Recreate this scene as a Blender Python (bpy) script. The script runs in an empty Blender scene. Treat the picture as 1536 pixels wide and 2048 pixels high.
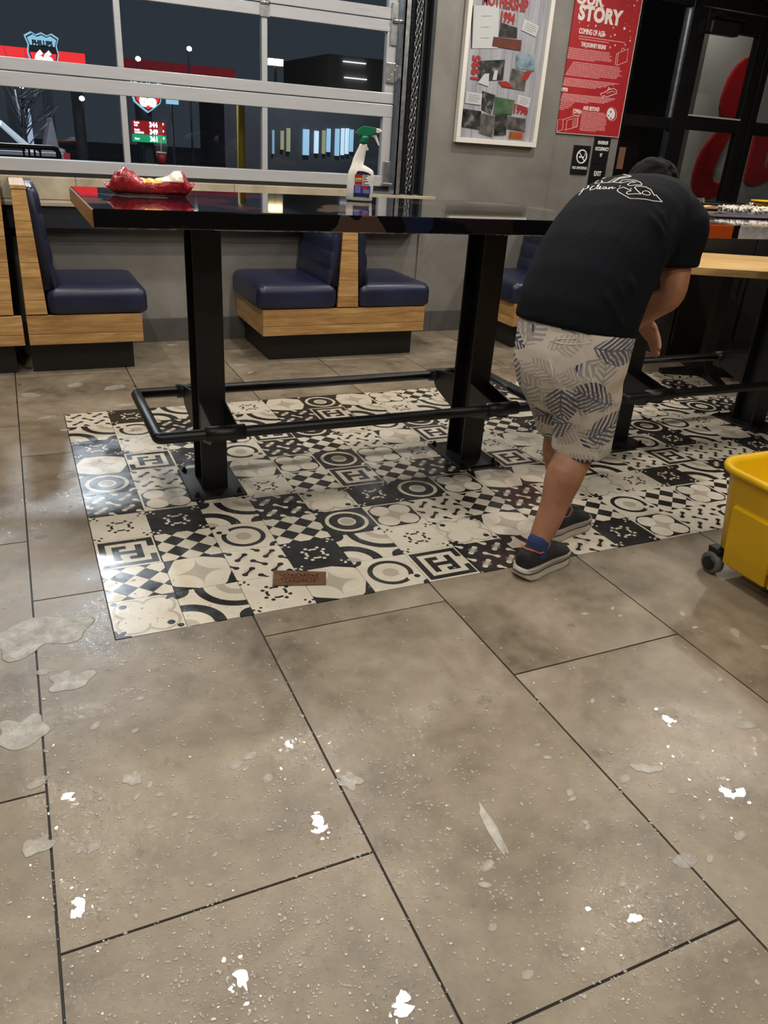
import bpy, bmesh, math, random
from mathutils import Vector, Matrix
from mathutils.bvhtree import BVHTree

sc = bpy.context.scene
COL = sc.collection
random.seed(7)

# ------------------------------------------------------------------ camera
CAM_F, CAM_YAW, CAM_PITCH, CAM_ROLL, CAM_H = 1540.0, .4525, .4503, -.0695, 1.34
_fw = Vector((math.sin(CAM_YAW)*math.cos(CAM_PITCH), math.cos(CAM_YAW)*math.cos(CAM_PITCH), -math.sin(CAM_PITCH)))
_rt = Vector((math.cos(CAM_YAW), -math.sin(CAM_YAW), 0))
_dn = _fw.cross(_rt)
_rx = _rt*math.cos(CAM_ROLL)+_dn*math.sin(CAM_ROLL)
_ry = -_rt*math.sin(CAM_ROLL)+_dn*math.cos(CAM_ROLL)
CAMP = Vector((0, 0, CAM_H))
cd = bpy.data.cameras.new('camera')
cd.sensor_fit = 'VERTICAL'
cd.sensor_height = 36.0
cd.lens = 36.0*CAM_F/2048.0
cd.clip_start = .05
cd.clip_end = 200
cam = bpy.data.objects.new('camera', cd)
COL.objects.link(cam)
_m = Matrix((_rx, -_ry, -_fw)).transposed().to_4x4()
_m.translation = CAMP
cam.matrix_world = _m
sc.camera = cam

def ray(px, py):
    return _rx*((px-768)/CAM_F)+_ry*((py-1024)/CAM_F)+_fw
def atz(px, py, z=0.0):
    d = ray(px, py); return CAMP+d*((z-CAM_H)/d.z)
def aty(px, py, y):
    d = ray(px, py); return CAMP+d*(y/d.y)

# ------------------------------------------------------------------ world, exposure
w = bpy.data.worlds.new('night'); sc.world = w; w.use_nodes = True
w.node_tree.nodes['Background'].inputs[0].default_value = (.036, .045, .056, 1)
w.node_tree.nodes['Background'].inputs[1].default_value = .9
sc.view_settings.view_transform = 'Standard'
sc.view_settings.look = 'None'
sc.view_settings.exposure = 0.0
sc.view_settings.gamma = 1.0
sc.view_settings.use_curve_mapping = False
sc.cycles.use_denoising = True
sc.cycles.max_bounces = 8
sc.cycles.caustics_reflective = False
sc.cycles.caustics_refractive = False
sc.cycles.sample_clamp_indirect = 6.0

LAMP_Z = 2.98
LAMPS = [(-.14, 4.45, 22), (-.16, 3.55, 22), (.62, 2.75, 20), (1.42, 2.28, 22), (1.5, 4.42, 22), (1.42, 3.62, 20),
         (3.02, 2.22, 20), (4.62, 3.6, 36), (4.45, 2.8, 30), (3.2, 4.35, 34),
         (-.2, .9, 26), (1.5, .5, 25), (3.2, .6, 18), (.6, -1.0, 25), (2.4, -1.2, 22), (-1.6, 2.3, 24), (-1.5, -.6, 26)]  # this row: unseen lamps added around the camera for overall light
LAMP_GAIN = .70

# ------------------------------------------------------------------ helpers
def lin(c):
    c = c/255.0
    return c/12.92 if c <= .04045 else ((c+.055)/1.055)**2.4
def rgb(r, g, b):
    return (lin(r), lin(g), lin(b), 1.0)

class N:
    """a small expression layer over shader math nodes"""
    def __init__(s, nt, v): s.nt, s.v = nt, v
    def op(s, o, *a):
        n = s.nt.nodes.new('ShaderNodeMath'); n.operation = o
        for i, x in enumerate((s,)+a):
            x = x.v if isinstance(x, N) else x
            if isinstance(x, (int, float)): n.inputs[i].default_value = x
            else: s.nt.links.new(x, n.inputs[i])
        return N(s.nt, n.outputs[0])
    def __add__(s, o): return s.op('ADD', o)
    def __radd__(s, o): return s.op('ADD', o)
    def __sub__(s, o): return s.op('SUBTRACT', o)
    def __rsub__(s, o): return (s*-1.0)+o
    def __mul__(s, o): return s.op('MULTIPLY', o)
    def __rmul__(s, o): return s.op('MULTIPLY', o)
    def __truediv__(s, o): return s.op('DIVIDE', o)
    def lt(s, o): return s.op('LESS_THAN', o)
    def gt(s, o): return s.op('GREATER_THAN', o)
    def abs(s): return s.op('ABSOLUTE')
    def sqrt(s): return s.op('SQRT')
    def floor(s): return s.op('FLOOR')
    def fract(s): return s.op('FRACT')
    def sin(s): return s.op('SINE')
    def cos(s): return s.op('COSINE')
    def pow(s, p): return s.op('POWER', p)
    def min(s, o): return s.op('MINIMUM', o)
    def max(s, o): return s.op('MAXIMUM', o)
    def atan2(s, o): return s.op('ARCTAN2', o)
    def band(s, a, b): return s.gt(a)*s.lt(b)
def hyp(a, b): return (a*a+b*b).sqrt()

class Mat:
    def __init__(s, name, col=(.5, .5, .5, 1), rough=.5, metal=0.0, spec=.5):
        s.m = bpy.data.materials.new(name); s.m.use_nodes = True
        s.nt = s.m.node_tree; s.b = s.nt.nodes['Principled BSDF']
        s.b.inputs['Base Color'].default_value = col
        s.b.inputs['Roughness'].default_value = rough
        s.b.inputs['Metallic'].default_value = metal
        s.b.inputs['Specular IOR Level'].default_value = spec
    def coord(s, kind='Object', scale=None):
        t = s.nt.nodes.new('ShaderNodeTexCoord').outputs[kind]
        if scale:
            mp = s.nt.nodes.new('ShaderNodeMapping'); mp.inputs['Scale'].default_value = scale
            s.nt.links.new(t, mp.inputs[0]); t = mp.outputs[0]
        return t
    def rnd(s, vec):
        oi = s.nt.nodes.new('ShaderNodeObjectInfo')
        v = s.nt.nodes.new('ShaderNodeVectorMath'); v.operation = 'MULTIPLY_ADD'
        v.inputs[1].default_value = (37, 19, 11)
        s.nt.links.new(oi.outputs['Random'], v.inputs[0]); s.nt.links.new(vec, v.inputs[2])
        return v.outputs[0]
    def noise(s, vec, scale, detail=4, rough=.55, dist=0.0):
        n = s.nt.nodes.new('ShaderNodeTexNoise')
        n.inputs['Scale'].default_value = scale; n.inputs['Detail'].default_value = detail
        n.inputs['Roughness'].default_value = rough; n.inputs['Distortion'].default_value = dist
        s.nt.links.new(vec, n.inputs['Vector']); return n.outputs[0]
    def ramp(s, fac, stops, interp='LINEAR'):
        r = s.nt.nodes.new('ShaderNodeValToRGB'); r.color_ramp.interpolation = interp
        e = r.color_ramp.elements
        while len(e) < len(stops): e.new(.5)
        for i, (p, c) in enumerate(stops): e[i].position = p; e[i].color = c if len(c) == 4 else (*c, 1)
        s.link(fac, r.inputs[0]); return r.outputs[0]
    def mix(s, fac, a, b):
        n = s.nt.nodes.new('ShaderNodeMix'); n.data_type = 'RGBA'
        s.link(fac, n.inputs[0])
        for x, i in ((a, 6), (b, 7)):
            if isinstance(x, tuple): n.inputs[i].default_value = x
            else: s.link(x, n.inputs[i])
        return n.outputs[2]
    def link(s, a, b):
        if isinstance(a, N): a = a.v
        if isinstance(a, (int, float)): b.default_value = a
        else: s.nt.links.new(a, b)
    def set(s, name, sock): s.link(sock, s.b.inputs[name])
    def bump(s, h, strength=.2, dist=.01):
        n = s.nt.nodes.new('ShaderNodeBump'); n.inputs['Strength'].default_value = strength
        n.inputs['Distance'].default_value = dist
        s.link(h, n.inputs['Height']); s.nt.links.new(n.outputs[0], s.b.inputs['Normal'])
    def emit(s, col, strength):
        s.b.inputs['Emission Color'].default_value = col; s.b.inputs['Emission Strength'].default_value = strength
    def uv(s, k=10.0):
        t = s.coord('Object'); x = s.nt.nodes.new('ShaderNodeSeparateXYZ'); s.nt.links.new(t, x.inputs[0])
        return N(s.nt, x.outputs[0])*k, N(s.nt, x.outputs[1])*k, N(s.nt, x.outputs[2])*k

def plain(name, col, rough=.5, metal=0., var=.0, scale=8, bump=0., spec=.5):
    """one colour with a little wear in tone"""
    M = Mat(name, col, rough, metal, spec)
    v = M.noise(M.coord('Object'), scale, 4)
    if var:
        a = tuple(c*(1-var) for c in col[:3])+(1,); b = tuple(min(1, c*(1+var)) for c in col[:3])+(1,)
        M.set('Base Color', M.ramp(v, [(.3, a), (.7, b)]))
    r = N(M.nt, v)*.12+(rough-.06)
    M.set('Roughness', r)
    if bump: M.bump(M.noise(M.coord('Object'), scale*12, 3), bump, .003)
    return M.m

ORG = {}
def name_of(o): return o.name
class MB:
    def __init__(s): s.v, s.f, s.mi = [], [], []
    def add(s, vs, fs, m=0):
        k = len(s.v); s.v += [tuple(p) for p in vs]
        for f in fs: s.f.append([i+k for i in f]); s.mi.append(m)
        return s
    def box(s, x0, x1, y0, y1, z0, z1, m=0):
        v = [(x, y, z) for z in (z0, z1) for y in (y0, y1) for x in (x0, x1)]
        return s.add(v, [(0, 2, 3, 1), (4, 5, 7, 6), (0, 1, 5, 4), (2, 6, 7, 3), (0, 4, 6, 2), (1, 3, 7, 5)], m)
    def prism(s, poly, plane, lo, hi, m=0):
        n = len(poly)
        def P(a, b, c):
            return {'xz': (a, c, b), 'xy': (a, b, c), 'yz': (c, a, b)}[plane]
        v = [P(a, b, lo) for a, b in poly]+[P(a, b, hi) for a, b in poly]
        fs = [list(range(n))[::-1], [i+n for i in range(n)]]+[(i, (i+1) % n, (i+1) % n+n, i+n) for i in range(n)]
        return s.add(v, fs, m)
    def loft(s, rings, cap=True, m=0, closed=False):
        n = len(rings[0]); v = [p for r in rings for p in r]; fs = []
        R = len(rings)
        for i in range(R if closed else R-1):
            for j in range(n):
                a, b = i*n, ((i+1) % R)*n
                fs.append((a+j, a+(j+1) % n, b+(j+1) % n, b+j))
        if cap and not closed: fs += [list(range(n))[::-1], [(R-1)*n+j for j in range(n)]]
        return s.add(v, fs, m)
    def tube(s, pts, r, n=10, closed=False, m=0, cap=True):
        pts = [Vector(p) for p in pts]; K = len(pts); rings = []; up = None
        for i, p in enumerate(pts):
            if closed: a, b = pts[i-1], pts[(i+1) % K]
            else: a, b = pts[max(0, i-1)], pts[min(K-1, i+1)]
            t = (b-a).normalized()
            if up is None: up = Vector((0, 0, 1)) if abs(t.z) < .9 else Vector((1, 0, 0))
            x = t.cross(up)
            if x.length < 1e-4: x = t.cross(Vector((1, 0, 0)))
            x.normalize(); y = x.cross(t).normalized(); up = y
            k = 1.0
            if 0 < i < K-1 or closed:
                d1 = (p-a).normalized(); d2 = (b-p).normalized(); c = max(.3, math.sqrt(max(0, (1+d1.dot(d2))/2))); k = 1/c
            rr = r[i] if isinstance(r, (list, tuple)) else r
            # widen only across the bend
            bend = ((b-p).normalized()-(p-a).normalized()) if (0 < i < K-1 or closed) else Vector()
            ring = []
            for j in range(n):
                an = 2*math.pi*j/n; o = x*math.cos(an)*rr+y*math.sin(an)*rr
                if bend.length > 1e-5:
                    e = bend.normalized(); o = o+e*(o.dot(e)*(min(k, 1.45)-1))
                ring.append(p+o)
            rings.append(ring)
        return s.loft(rings, cap, m, closed)
    def lathe(s, prof, n=24, c=(0, 0, 0), m=0, cap=True, axis='z'):
        def P(r, h, a):
            x, y = r*math.cos(a), r*math.sin(a)
            q = {'z': (x, y, h), 'x': (h, x, y), 'y': (x, h, y)}[axis]
            return (q[0]+c[0], q[1]+c[1], q[2]+c[2])
        return s.loft([[P(r, h, 2*math.pi*j/n) for j in range(n)] for r, h in prof], cap, m)
    def build(s, name, mats, parent=None, smooth=False, bevel=0, seg=2, local=False, angle=40):
        me = bpy.data.meshes.new(name)
        o3 = Vector((0, 0, 0))
        if parent is not None and not local: o3 = ORG.get(parent.name, o3)
        me.from_pydata([(x-o3.x, y-o3.y, z-o3.z) for x, y, z in s.v], [], s.f)
        for m in (mats if isinstance(mats, (list, tuple)) else [mats]): me.materials.append(m)
        bm = bmesh.new(); bm.from_mesh(me); bmesh.ops.recalc_face_normals(bm, faces=bm.faces)
        bm.to_mesh(me); bm.free()
        if len(me.materials) > 1: me.polygons.foreach_set('material_index', s.mi)
        if smooth:
            me.polygons.foreach_set('use_smooth', [True]*len(me.polygons))
        me.update()
        o = bpy.data.objects.new(name, me); COL.objects.link(o)
        if parent is not None: o.parent = parent
        ORG[o.name] = o3
        if bevel:
            b = o.modifiers.new('bevel', 'BEVEL'); b.width = bevel; b.segments = seg; b.limit_method = 'ANGLE'; b.angle_limit = math.radians(angle)
            if smooth is None: pass
        return o

def tag(o, label=None, cat=None, group=None, kind=None):
    if label: o['label'] = label
    if cat: o['category'] = cat
    if group: o['group'] = group
    if kind: o['kind'] = kind
    return o
def thing(name, loc, label=None, cat=None, group=None, rz=0, kind=None):
    o = bpy.data.objects.new(name, None); COL.objects.link(o); o.location = loc; o.rotation_euler = (0, 0, rz)
    o.empty_display_size = .1
    ORG[o.name] = Vector(loc)
    return tag(o, label, cat, group, kind)
def struct(o, label=None): return tag(o, label, None, None, 'structure')
def copy_tree(o, parent=None):
    c = o.copy(); COL.objects.link(c)
    if parent is not None: c.parent = parent
    ORG[c.name] = ORG.get(o.name, Vector())
    for ch in o.children: copy_tree(ch, c)
    return c
def lettering(name, body, size, loc, mat, parent=None, rot=(math.pi/2, 0, 0), sx=1.0, bold=0.0, thick=.0006, align='LEFT', shear=0.0, space=1.0, local=False):
    cu = bpy.data.curves.new(name, 'FONT'); cu.body = body; cu.size = size; cu.offset = bold; cu.extrude = thick
    cu.align_x = align; cu.shear = shear; cu.space_character = space; cu.resolution_u = 3
    t = bpy.data.objects.new(name, cu); COL.objects.link(t)
    dg = bpy.context.evaluated_depsgraph_get(); me = bpy.data.meshes.new_from_object(t.evaluated_get(dg))
    bpy.data.objects.remove(t); me.name = name; me.materials.clear(); me.materials.append(mat)
    o = bpy.data.objects.new(name, me); COL.objects.link(o)
    o.rotation_euler = rot; o.scale = (sx, 1, 1)
    o3 = Vector((0, 0, 0))
    if parent is not None:
        o.parent = parent
        if not local: o3 = ORG.get(parent.name, o3)
    o.location = Vector(loc)-o3
    ORG[o.name] = o3
    return o
def remesh(mb, voxel, smooth_it=4, fac=.5):
    me = bpy.data.meshes.new('tmp'); me.from_pydata(mb.v, [], mb.f)
    bm = bmesh.new(); bm.from_mesh(me); bmesh.ops.recalc_face_normals(bm, faces=bm.faces); bm.to_mesh(me); bm.free()
    t = bpy.data.objects.new('tmp', me); COL.objects.link(t)
    r = t.modifiers.new('r', 'REMESH'); r.mode = 'VOXEL'; r.voxel_size = voxel; r.use_smooth_shade = True
    if smooth_it:
        s = t.modifiers.new('s', 'SMOOTH'); s.iterations = smooth_it; s.factor = fac
    dg = bpy.context.evaluated_depsgraph_get()
    out = bpy.data.meshes.new_from_object(t.evaluated_get(dg)); bpy.data.objects.remove(t)
    out.polygons.foreach_set('use_smooth', [True]*len(out.polygons))
    return out
def mesh_obj(name, me, mat, parent):
    o3 = ORG.get(parent.name, Vector()); me.transform(Matrix.Translation(-o3)); me.name = name
    me.materials.clear(); me.materials.append(mat)
    o = bpy.data.objects.new(name, me); COL.objects.link(o); o.parent = parent; ORG[o.name] = o3
    return o

# ------------------------------------------------------------------ materials
def concrete_tile():
    M = Mat('concrete_tile', rough=.4)
    v = M.rnd(M.coord('Object'))
    big = M.noise(v, 2.6, 6, .62, .6)
    fine = M.noise(v, 16, 5, .6)
    f = N(M.nt, big)*.72+N(M.nt, fine)*.28
    M.set('Base Color', M.ramp(f, [(.32, rgb(92, 81, 67)), (.46, rgb(124, 112, 95)), (.58, rgb(143, 131, 113)), (.72, rgb(160, 150, 134))]))
    M.set('Roughness', M.ramp(big, [(.35, (.34,)*3), (.65, (.46,)*3)]))
    g = M.nt.nodes.new('ShaderNodeNewGeometry').outputs['Position']      # the film of water runs on across the joints
    wet = M.noise(g, 2.3, 4, .6, .5)
    M.set('Coat Weight', M.ramp(wet, [(.46, (0,)*3), (.60, (.35,)*3)]))
    M.b.inputs['Coat Roughness'].default_value = .10
    rp = M.nt.nodes.new('ShaderNodeBump'); rp.inputs['Strength'].default_value = .5; rp.inputs['Distance'].default_value = .004
    M.link(M.noise(g, 55, 3, .6, .8), rp.inputs['Height']); M.nt.links.new(rp.outputs[0], M.b.inputs['Coat Normal'])
    M.bump(M.noise(v, 90, 4), .10, .002)
    return M.m
def wood(name, a, b, axis='x', scale=1.0, rough=.38):
    M = Mat(name, rough=rough)
    st = {'x': (1.2, 14, 14), 'y': (14, 1.2, 14), 'z': (14, 14, 1.2)}[axis]
    v = M.rnd(M.coord('Object', tuple(k*scale for k in st)))
    g = M.noise(v, 1.6, 6, .6, 1.2)
    g2 = M.noise(v, 9, 3, .6, .3)
    f = N(M.nt, g)*.7+N(M.nt, g2)*.3
    oi = M.nt.nodes.new('ShaderNodeObjectInfo')
    f = f+N(M.nt, oi.outputs['Random'])*.12-.06
    M.set('Base Color', M.ramp(f, [(.30, a), (.52, tuple((x+y)/2 for x, y in zip(a, b))), (.68, b)]))
    M.bump(g, .08, .002)
    return M.m
M_tile = concrete_tile()
M_grout = plain('dark_grout', rgb(34, 31, 28), .6, 0, .2, 20)
M_wall = Mat('grey_plaster', rough=.5)
_v = M_wall.coord('Object')
M_wall.set('Base Color', M_wall.ramp(M_wall.noise(_v, 1.7, 6, .62, .5), [(.3, rgb(112, 109, 104)), (.55, rgb(129, 126, 121)), (.75, rgb(141, 139, 134))]))
M_wall.set('Roughness', M_wall.ramp(M_wall.noise(_v, 5, 3), [(.3, (.34,)*3), (.7, (.5,)*3)]))
M_wall.bump(M_wall.noise(_v, 14, 5), .05, .01)
M_wall = M_wall.m
M_darkwall = plain('dark_brown_wall', rgb(70, 62, 55), .6, 0, .25, 2)
M_ceiling = plain('charcoal_ceiling', rgb(58, 57, 56), .8, 0, .1, 2)
M_basetile = plain('charcoal_wall_tile', rgb(88, 87, 84), .42, 0, .12, 6)
M_stone = Mat('beige_stone', rough=.45)
M_stone.set('Base Color', M_stone.ramp(M_stone.noise(M_stone.coord('Object'), 5, 6, .6, .4), [(.3, rgb(150, 138, 118)), (.6, rgb(184, 173, 152)), (.8, rgb(196, 186, 168))]))
M_stone = M_stone.m
M_alu = Mat('satin_aluminium', rgb(190, 192, 196), .36, .25)
M_alu.set('Roughness', M_alu.ramp(M_alu.noise(M_alu.coord('Object', (1, 1, 14)), 6, 3), [(.3, (.28,)*3), (.7, (.42,)*3)]))
M_alu = M_alu.m
M_galv = plain('galvanised_steel', rgb(176, 178, 180), .34, .9, .2, 30)
M_seal = plain('black_rubber_seal', rgb(20, 20, 21), .6)
M_jamb = plain('dark_steel_jamb', rgb(62, 66, 70), .45, .5, .15, 6)
M_blackmetal = plain('black_powder_coat', rgb(15, 15, 16), .42, 0., .2, 14, .1)
M_blackframe = plain('black_door_frame', rgb(13, 13, 14), .35, 0., .15, 9)
M_blackboard = plain('black_plinth_board', rgb(27, 26, 25), .5, 0., .2, 9)
M_navy = Mat('navy_vinyl', rgb(27, 33, 56), .36)
M_navy.bump(M_navy.noise(M_navy.coord('Object'), 260, 2), .12, .001)
M_navy.set('Base Color', M_navy.ramp(M_navy.noise(M_navy.coord('Object'), 5, 3), [(.3, rgb(24, 29, 50)), (.7, rgb(33, 39, 66))]))
M_navy = M_navy.m
M_oakx = wood('oak_lengthwise', rgb(142, 100, 54), rgb(214, 172, 112), 'x')
M_oaky = wood('oak_crosswise', rgb(142, 100, 54), rgb(214, 172, 112), 'y')
M_butcher = wood('pale_butcher_block', rgb(196, 152, 92), rgb(236, 203, 144), 'x')
M_brownend = wood('brown_lacquered_end', rgb(110, 70, 36), rgb(166, 116, 66), 'y', 1, .2)
def glass_mat(name, tint=(.86, .9, .93, 1), boost=1.0):
    m = bpy.data.materials.new(name); m.use_nodes = True; nt = m.node_tree; nt.nodes.remove(nt.nodes['Principled BSDF'])
    tr = nt.nodes.new('ShaderNodeBsdfTransparent'); tr.inputs[0].default_value = tint
    gl = nt.nodes.new('ShaderNodeBsdfGlossy'); gl.inputs['Roughness'].default_value = .015
    fr = nt.nodes.new('ShaderNodeFresnel'); fr.inputs[0].default_value = 1.5
    mu = nt.nodes.new('ShaderNodeMath'); mu.operation = 'MULTIPLY'; mu.inputs[1].default_value = boost; mu.use_clamp = True
    mx = nt.nodes.new('ShaderNodeMixShader')
    ge = nt.nodes.new('ShaderNodeNewGeometry'); iv = nt.nodes.new('ShaderNodeMath'); iv.operation = 'SUBTRACT'; iv.inputs[0].default_value = 1.0
    nt.links.new(ge.outputs['Backfacing'], iv.inputs[1])                 # one reflection per pane: none from the inside of its faces
    m2 = nt.nodes.new('ShaderNodeMath'); m2.operation = 'MULTIPLY'
    nt.links.new(fr.outputs[0], mu.inputs[0]); nt.links.new(mu.outputs[0], m2.inputs[0]); nt.links.new(iv.outputs[0], m2.inputs[1]); nt.links.new(m2.outputs[0], mx.inputs[0])
    nt.links.new(tr.outputs[0], mx.inputs[1]); nt.links.new(gl.outputs[0], mx.inputs[2])
    nt.links.new(mx.outputs[0], nt.nodes['Material Output'].inputs[0]); return m
M_glass = glass_mat('window_glass', (.90, .93, .95, 1), 1.7)
M_thinglass = glass_mat('display_glass', (.95, .96, .97, 1), 1.0)
M_doorglass = glass_mat('door_glass', (.86, .87, .87, 1), 1.2)
M_white = plain('white_paint', rgb(222, 219, 212), .4)
M_paper = plain('white_paper', rgb(214, 214, 212), .6)
M_red = plain('printed_red', rgb(170, 38, 44), .42, 0, .06, 5)
M_redink = plain('red_ink', rgb(176, 52, 50), .5)
M_whiteink = plain('white_ink', rgb(232, 222, 218), .5)
M_pinkink = plain('pale_pink_ink', rgb(226, 160, 160), .5)
M_blackink = plain('black_ink', rgb(30, 30, 32), .5)
M_blackplastic = plain('black_sign_plastic', rgb(20, 20, 21), .4)
M_signwhite = plain('sign_white', rgb(235, 235, 233), .5)

# ---- decorative tile prints (flat print on glazed tile): cream, grey and black figures
CREAM, GREYP, BLACKP = rgb(214, 205, 187), rgb(176, 166, 149), rgb(34, 33, 32)
def tile_mat(name, fn):
    M = Mat('tile_'+name, rough=.3)
    u, v, _ = M.uv(10.0)
    k, g = fn(u, v)                       # k: black figure, g: grey figure
    n = M.noise(M.rnd(M.coord('Object')), 22, 4)
    cr = M.ramp(n, [(.3, tuple(c*.90 for c in CREAM[:3])), (.7, CREAM)])
    bl = M.ramp(n, [(.3, BLACKP), (.75, tuple(c*1.9 for c in BLACKP[:3]))])
    c = M.mix(g, cr, GREYP); c = M.mix(k, c, bl)
    M.set('Base Color', c)
    M.set('Roughness', M.ramp(M.noise(M.rnd(M.coord('Object')), 9, 3), [(.35, (.16,)*3), (.65, (.38,)*3)]))
    return M.m
def d_diamond(u, v):
    a = ((u+v)*1.25+10.5).floor(); b = ((u-v)*1.25+10.5).floor()
    q = ((a+b)*.5).fract().gt(.25)
    return q, u*0.0
def d_star(u, v):
    au, av = u.abs(), v.abs()
    k = (u*.45+v).abs().gt(1.12).max((u-v*.45).abs().gt(1.12))
    k = k.max((au+av).gt(1.62))
    g = (au.sqrt()+av.sqrt()).lt(.97)
    return k, g
def d_key(u, v):
    def R(a, b, c, d): return u.band(a, b)*v.band(c, d)
    k = R(-.92, .92, -.92, .92)*1.0
    k = k-R(-.70, .70, -.70, .70)
    k = k.max(R(-.50, -.27, -.50, .50)).max(R(.27, .50, -.50, .50)).max(R(-.50, -.02, .28, .50)).max(R(.02, .50, -.50, -.28)).max(R(-.50, .50, -.11, .11))
    k = k*(1.0-R(.70, .92, -.28, .28))
    return k.max(u.gt(.97)), u*0.0
def _orn(u, v):
    r = hyp(u, v); t = v.atan2(u)
    k = r.band(.26, .36)*((t*4.0).cos().gt(-.35))
    for sx in (-1, 1):
        for sy in (-1, 1):
            k = k.max(hyp(u-.22*sx, v-.40*sy).lt(.07)).max(hyp(u-.40*sx, v-.22*sy).lt(.07))
    cu, cv = 1.0-u.abs(), 1.0-v.abs(); rc = hyp(cu, cv)
    k = k.max(rc.band(.16, .25)*((cv.atan2(cu)*6.0).cos().lt(.45))).max(hyp(cu-.27, cv-.27).lt(.05))
    return k
def d_dotlight(u, v): return _orn(u, v), u*0.0
def d_dotdark(u, v): return 1.0-_orn(u, v), u*0.0
def d_ringlight(u, v):
    r = hyp(u, v); c1 = hyp(u+1.0, v-1.0); c2 = hyp(u-1.0, v+1.0)
    k = (r.band(.62, .80)*(hyp(u+.62, v-.55).gt(.22))).max(c1.lt(.2)).max(c2.band(.12, .3)).max(hyp(u+.78, v-.5).lt(.11))
    return k, r.lt(.28)
def d_ringdark(u, v):
    r = hyp(u, v)
    k = 1.0-(r.band(.70, .85).max(r.lt(.36)).max(hyp(u+1.0, v-1.0).lt(.16)).max(hyp(u-1.0, v+1.0).band(.14, .28)))
    return k, r.lt(.27)
def d_quatre(u, v):
    au, av = u.abs(), v.abs(); c = hyp(au-.40, av-.40)
    pet = hyp(au-.41, av-.41).lt(.44).max(hyp(u, v).lt(.46))
    k = (1.0-pet)*((au+av).lt(1.50))*(au.max(av).lt(.93))
    g = (au.sqrt()+av.sqrt()).lt(.86)
    return k, g
def d_arcs(u, v):
    a = hyp(u-1.0, v-1.0); b = hyp(u+1.0, v+1.0)
    k = a.band(1.12, 1.42).max(b.band(.80, 1.18))
    k = (k*(a.gt(1.12))).max(hyp(u+1.0, v-1.0).lt(.42)*a.gt(1.12)*b.gt(1.3)).max(hyp(u-1.0, v+1.0).lt(.42)*a.gt(1.12)*b.gt(1.3))
    g = a.band(.42, .72).max(b.lt(.36))
    return k, g
def _bones(u, v):
    a, b = (u+v)*1.0, (u-v)*1.0
    fa = (a+20.5).fract()-.5; fb = (b+20.5).fract()-.5
    pa = ((a+20.5).floor()*.5).fract().gt(.25); pb = ((b+20.5).floor()*.5).fract().gt(.25)
    sw = (pa+pb).band(.5, 1.5)
    x = fa*sw+fb*(1.0-sw); y = fb*sw+fa*(1.0-sw)
    bone = ((y.abs()-(x*x*.8+.06)).lt(0)*(x.abs().lt(.34))).max(hyp(x.abs()-.33, y).lt(.15))
    r = hyp(u.abs()-.5, v.abs()-.5)
    t = (v.abs()-.5).atan2(u.abs()-.5)
    st = (r-((t*8.0).cos()*.07+.12)).lt(0)
    return bone, st
def d_boneslight(u, v):
    k, g = _bones(u, v); return k, g
def d_bonesdark(u, v):
    k, g = _bones(u, v); return (1.0-k)*(1.0-g), g
def d_cloud(u, v):
    au, av = u.abs(), v.abs()
    c = hyp(au-.42, av-.42); q = c.min(hyp(u, v))
    g = q.band(.44, .54)*((au+av).gt(.2))
    rc = hyp(1.0-au, 1.0-av); t = (1.0-av).atan2(1.0-au)
    k = (rc-((t*8.0).cos()*.09+.34)).lt(0)*((u*v).gt(0)).max(0)
    k = k.max(hyp(u+.62, v-.62).lt(.12)).max(hyp(u-.62, v+.62).lt(.12))
    k = k.max((hyp(u+.86, v-.86)).lt(.1)).max(hyp(u-.86, v+.86).lt(.1))
    return k, g
DEC = {'A': d_diamond, 'B': d_star, 'C': d_key, 'D': d_dotdark, 'd': d_dotlight, 'E': d_ringdark, 'e': d_ringlight, 'F': d_quatre, 'G': d_arcs, 'H': d_bonesdark, 'h': d_boneslight, 'I': d_cloud}
DECM = {k: tile_mat({'A': 'diamonds', 'B': 'star', 'C': 'key', 'D': 'dots_dark', 'd': 'dots_light', 'E': 'ring_dark', 'e': 'ring_light', 'F': 'quatrefoil', 'G': 'arcs', 'H': 'bones_dark', 'h': 'bones_light', 'I': 'cloud'}[k], f) for k, f in DEC.items()}

# ------------------------------------------------------------------ the room shell
RX0, RX1, RY0, RY1, RZ = -4.2, 7.4, -4.6, 5.40, 3.25
fl = struct(MB().box(RX0, RX1, RY0, RY1+.0, -.12, -.004).build('floor', M_grout), 'floor of large grey concrete look tiles with a patterned tile inset')
DX0, DY0, DP, DNX, DNY = .1225, 1.9500, .2035, 21, 10
DX1, DY1 = DX0+DNX*DP, DY0+DNY*DP
TW, TL, TX, TY = .6108, 1.2216, -.0872, .6063
G2 = .0028
def minus(r, q):
    x0, x1, y0, y1 = r; a0, a1, b0, b1 = q
    if x1 <= a0 or x0 >= a1 or y1 <= b0 or y0 >= b1: return [r]
    out = []
    if y0 < b0: out.append((x0, x1, y0, b0))
    if y1 > b1: out.append((x0, x1, b1, y1))
    m0, m1 = max(y0, b0), min(y1, b1)
    if x0 < a0: out.append((x0, a0, m0, m1))
    if x1 > a1: out.append((a1, x1, m0, m1))
    return out
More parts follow.
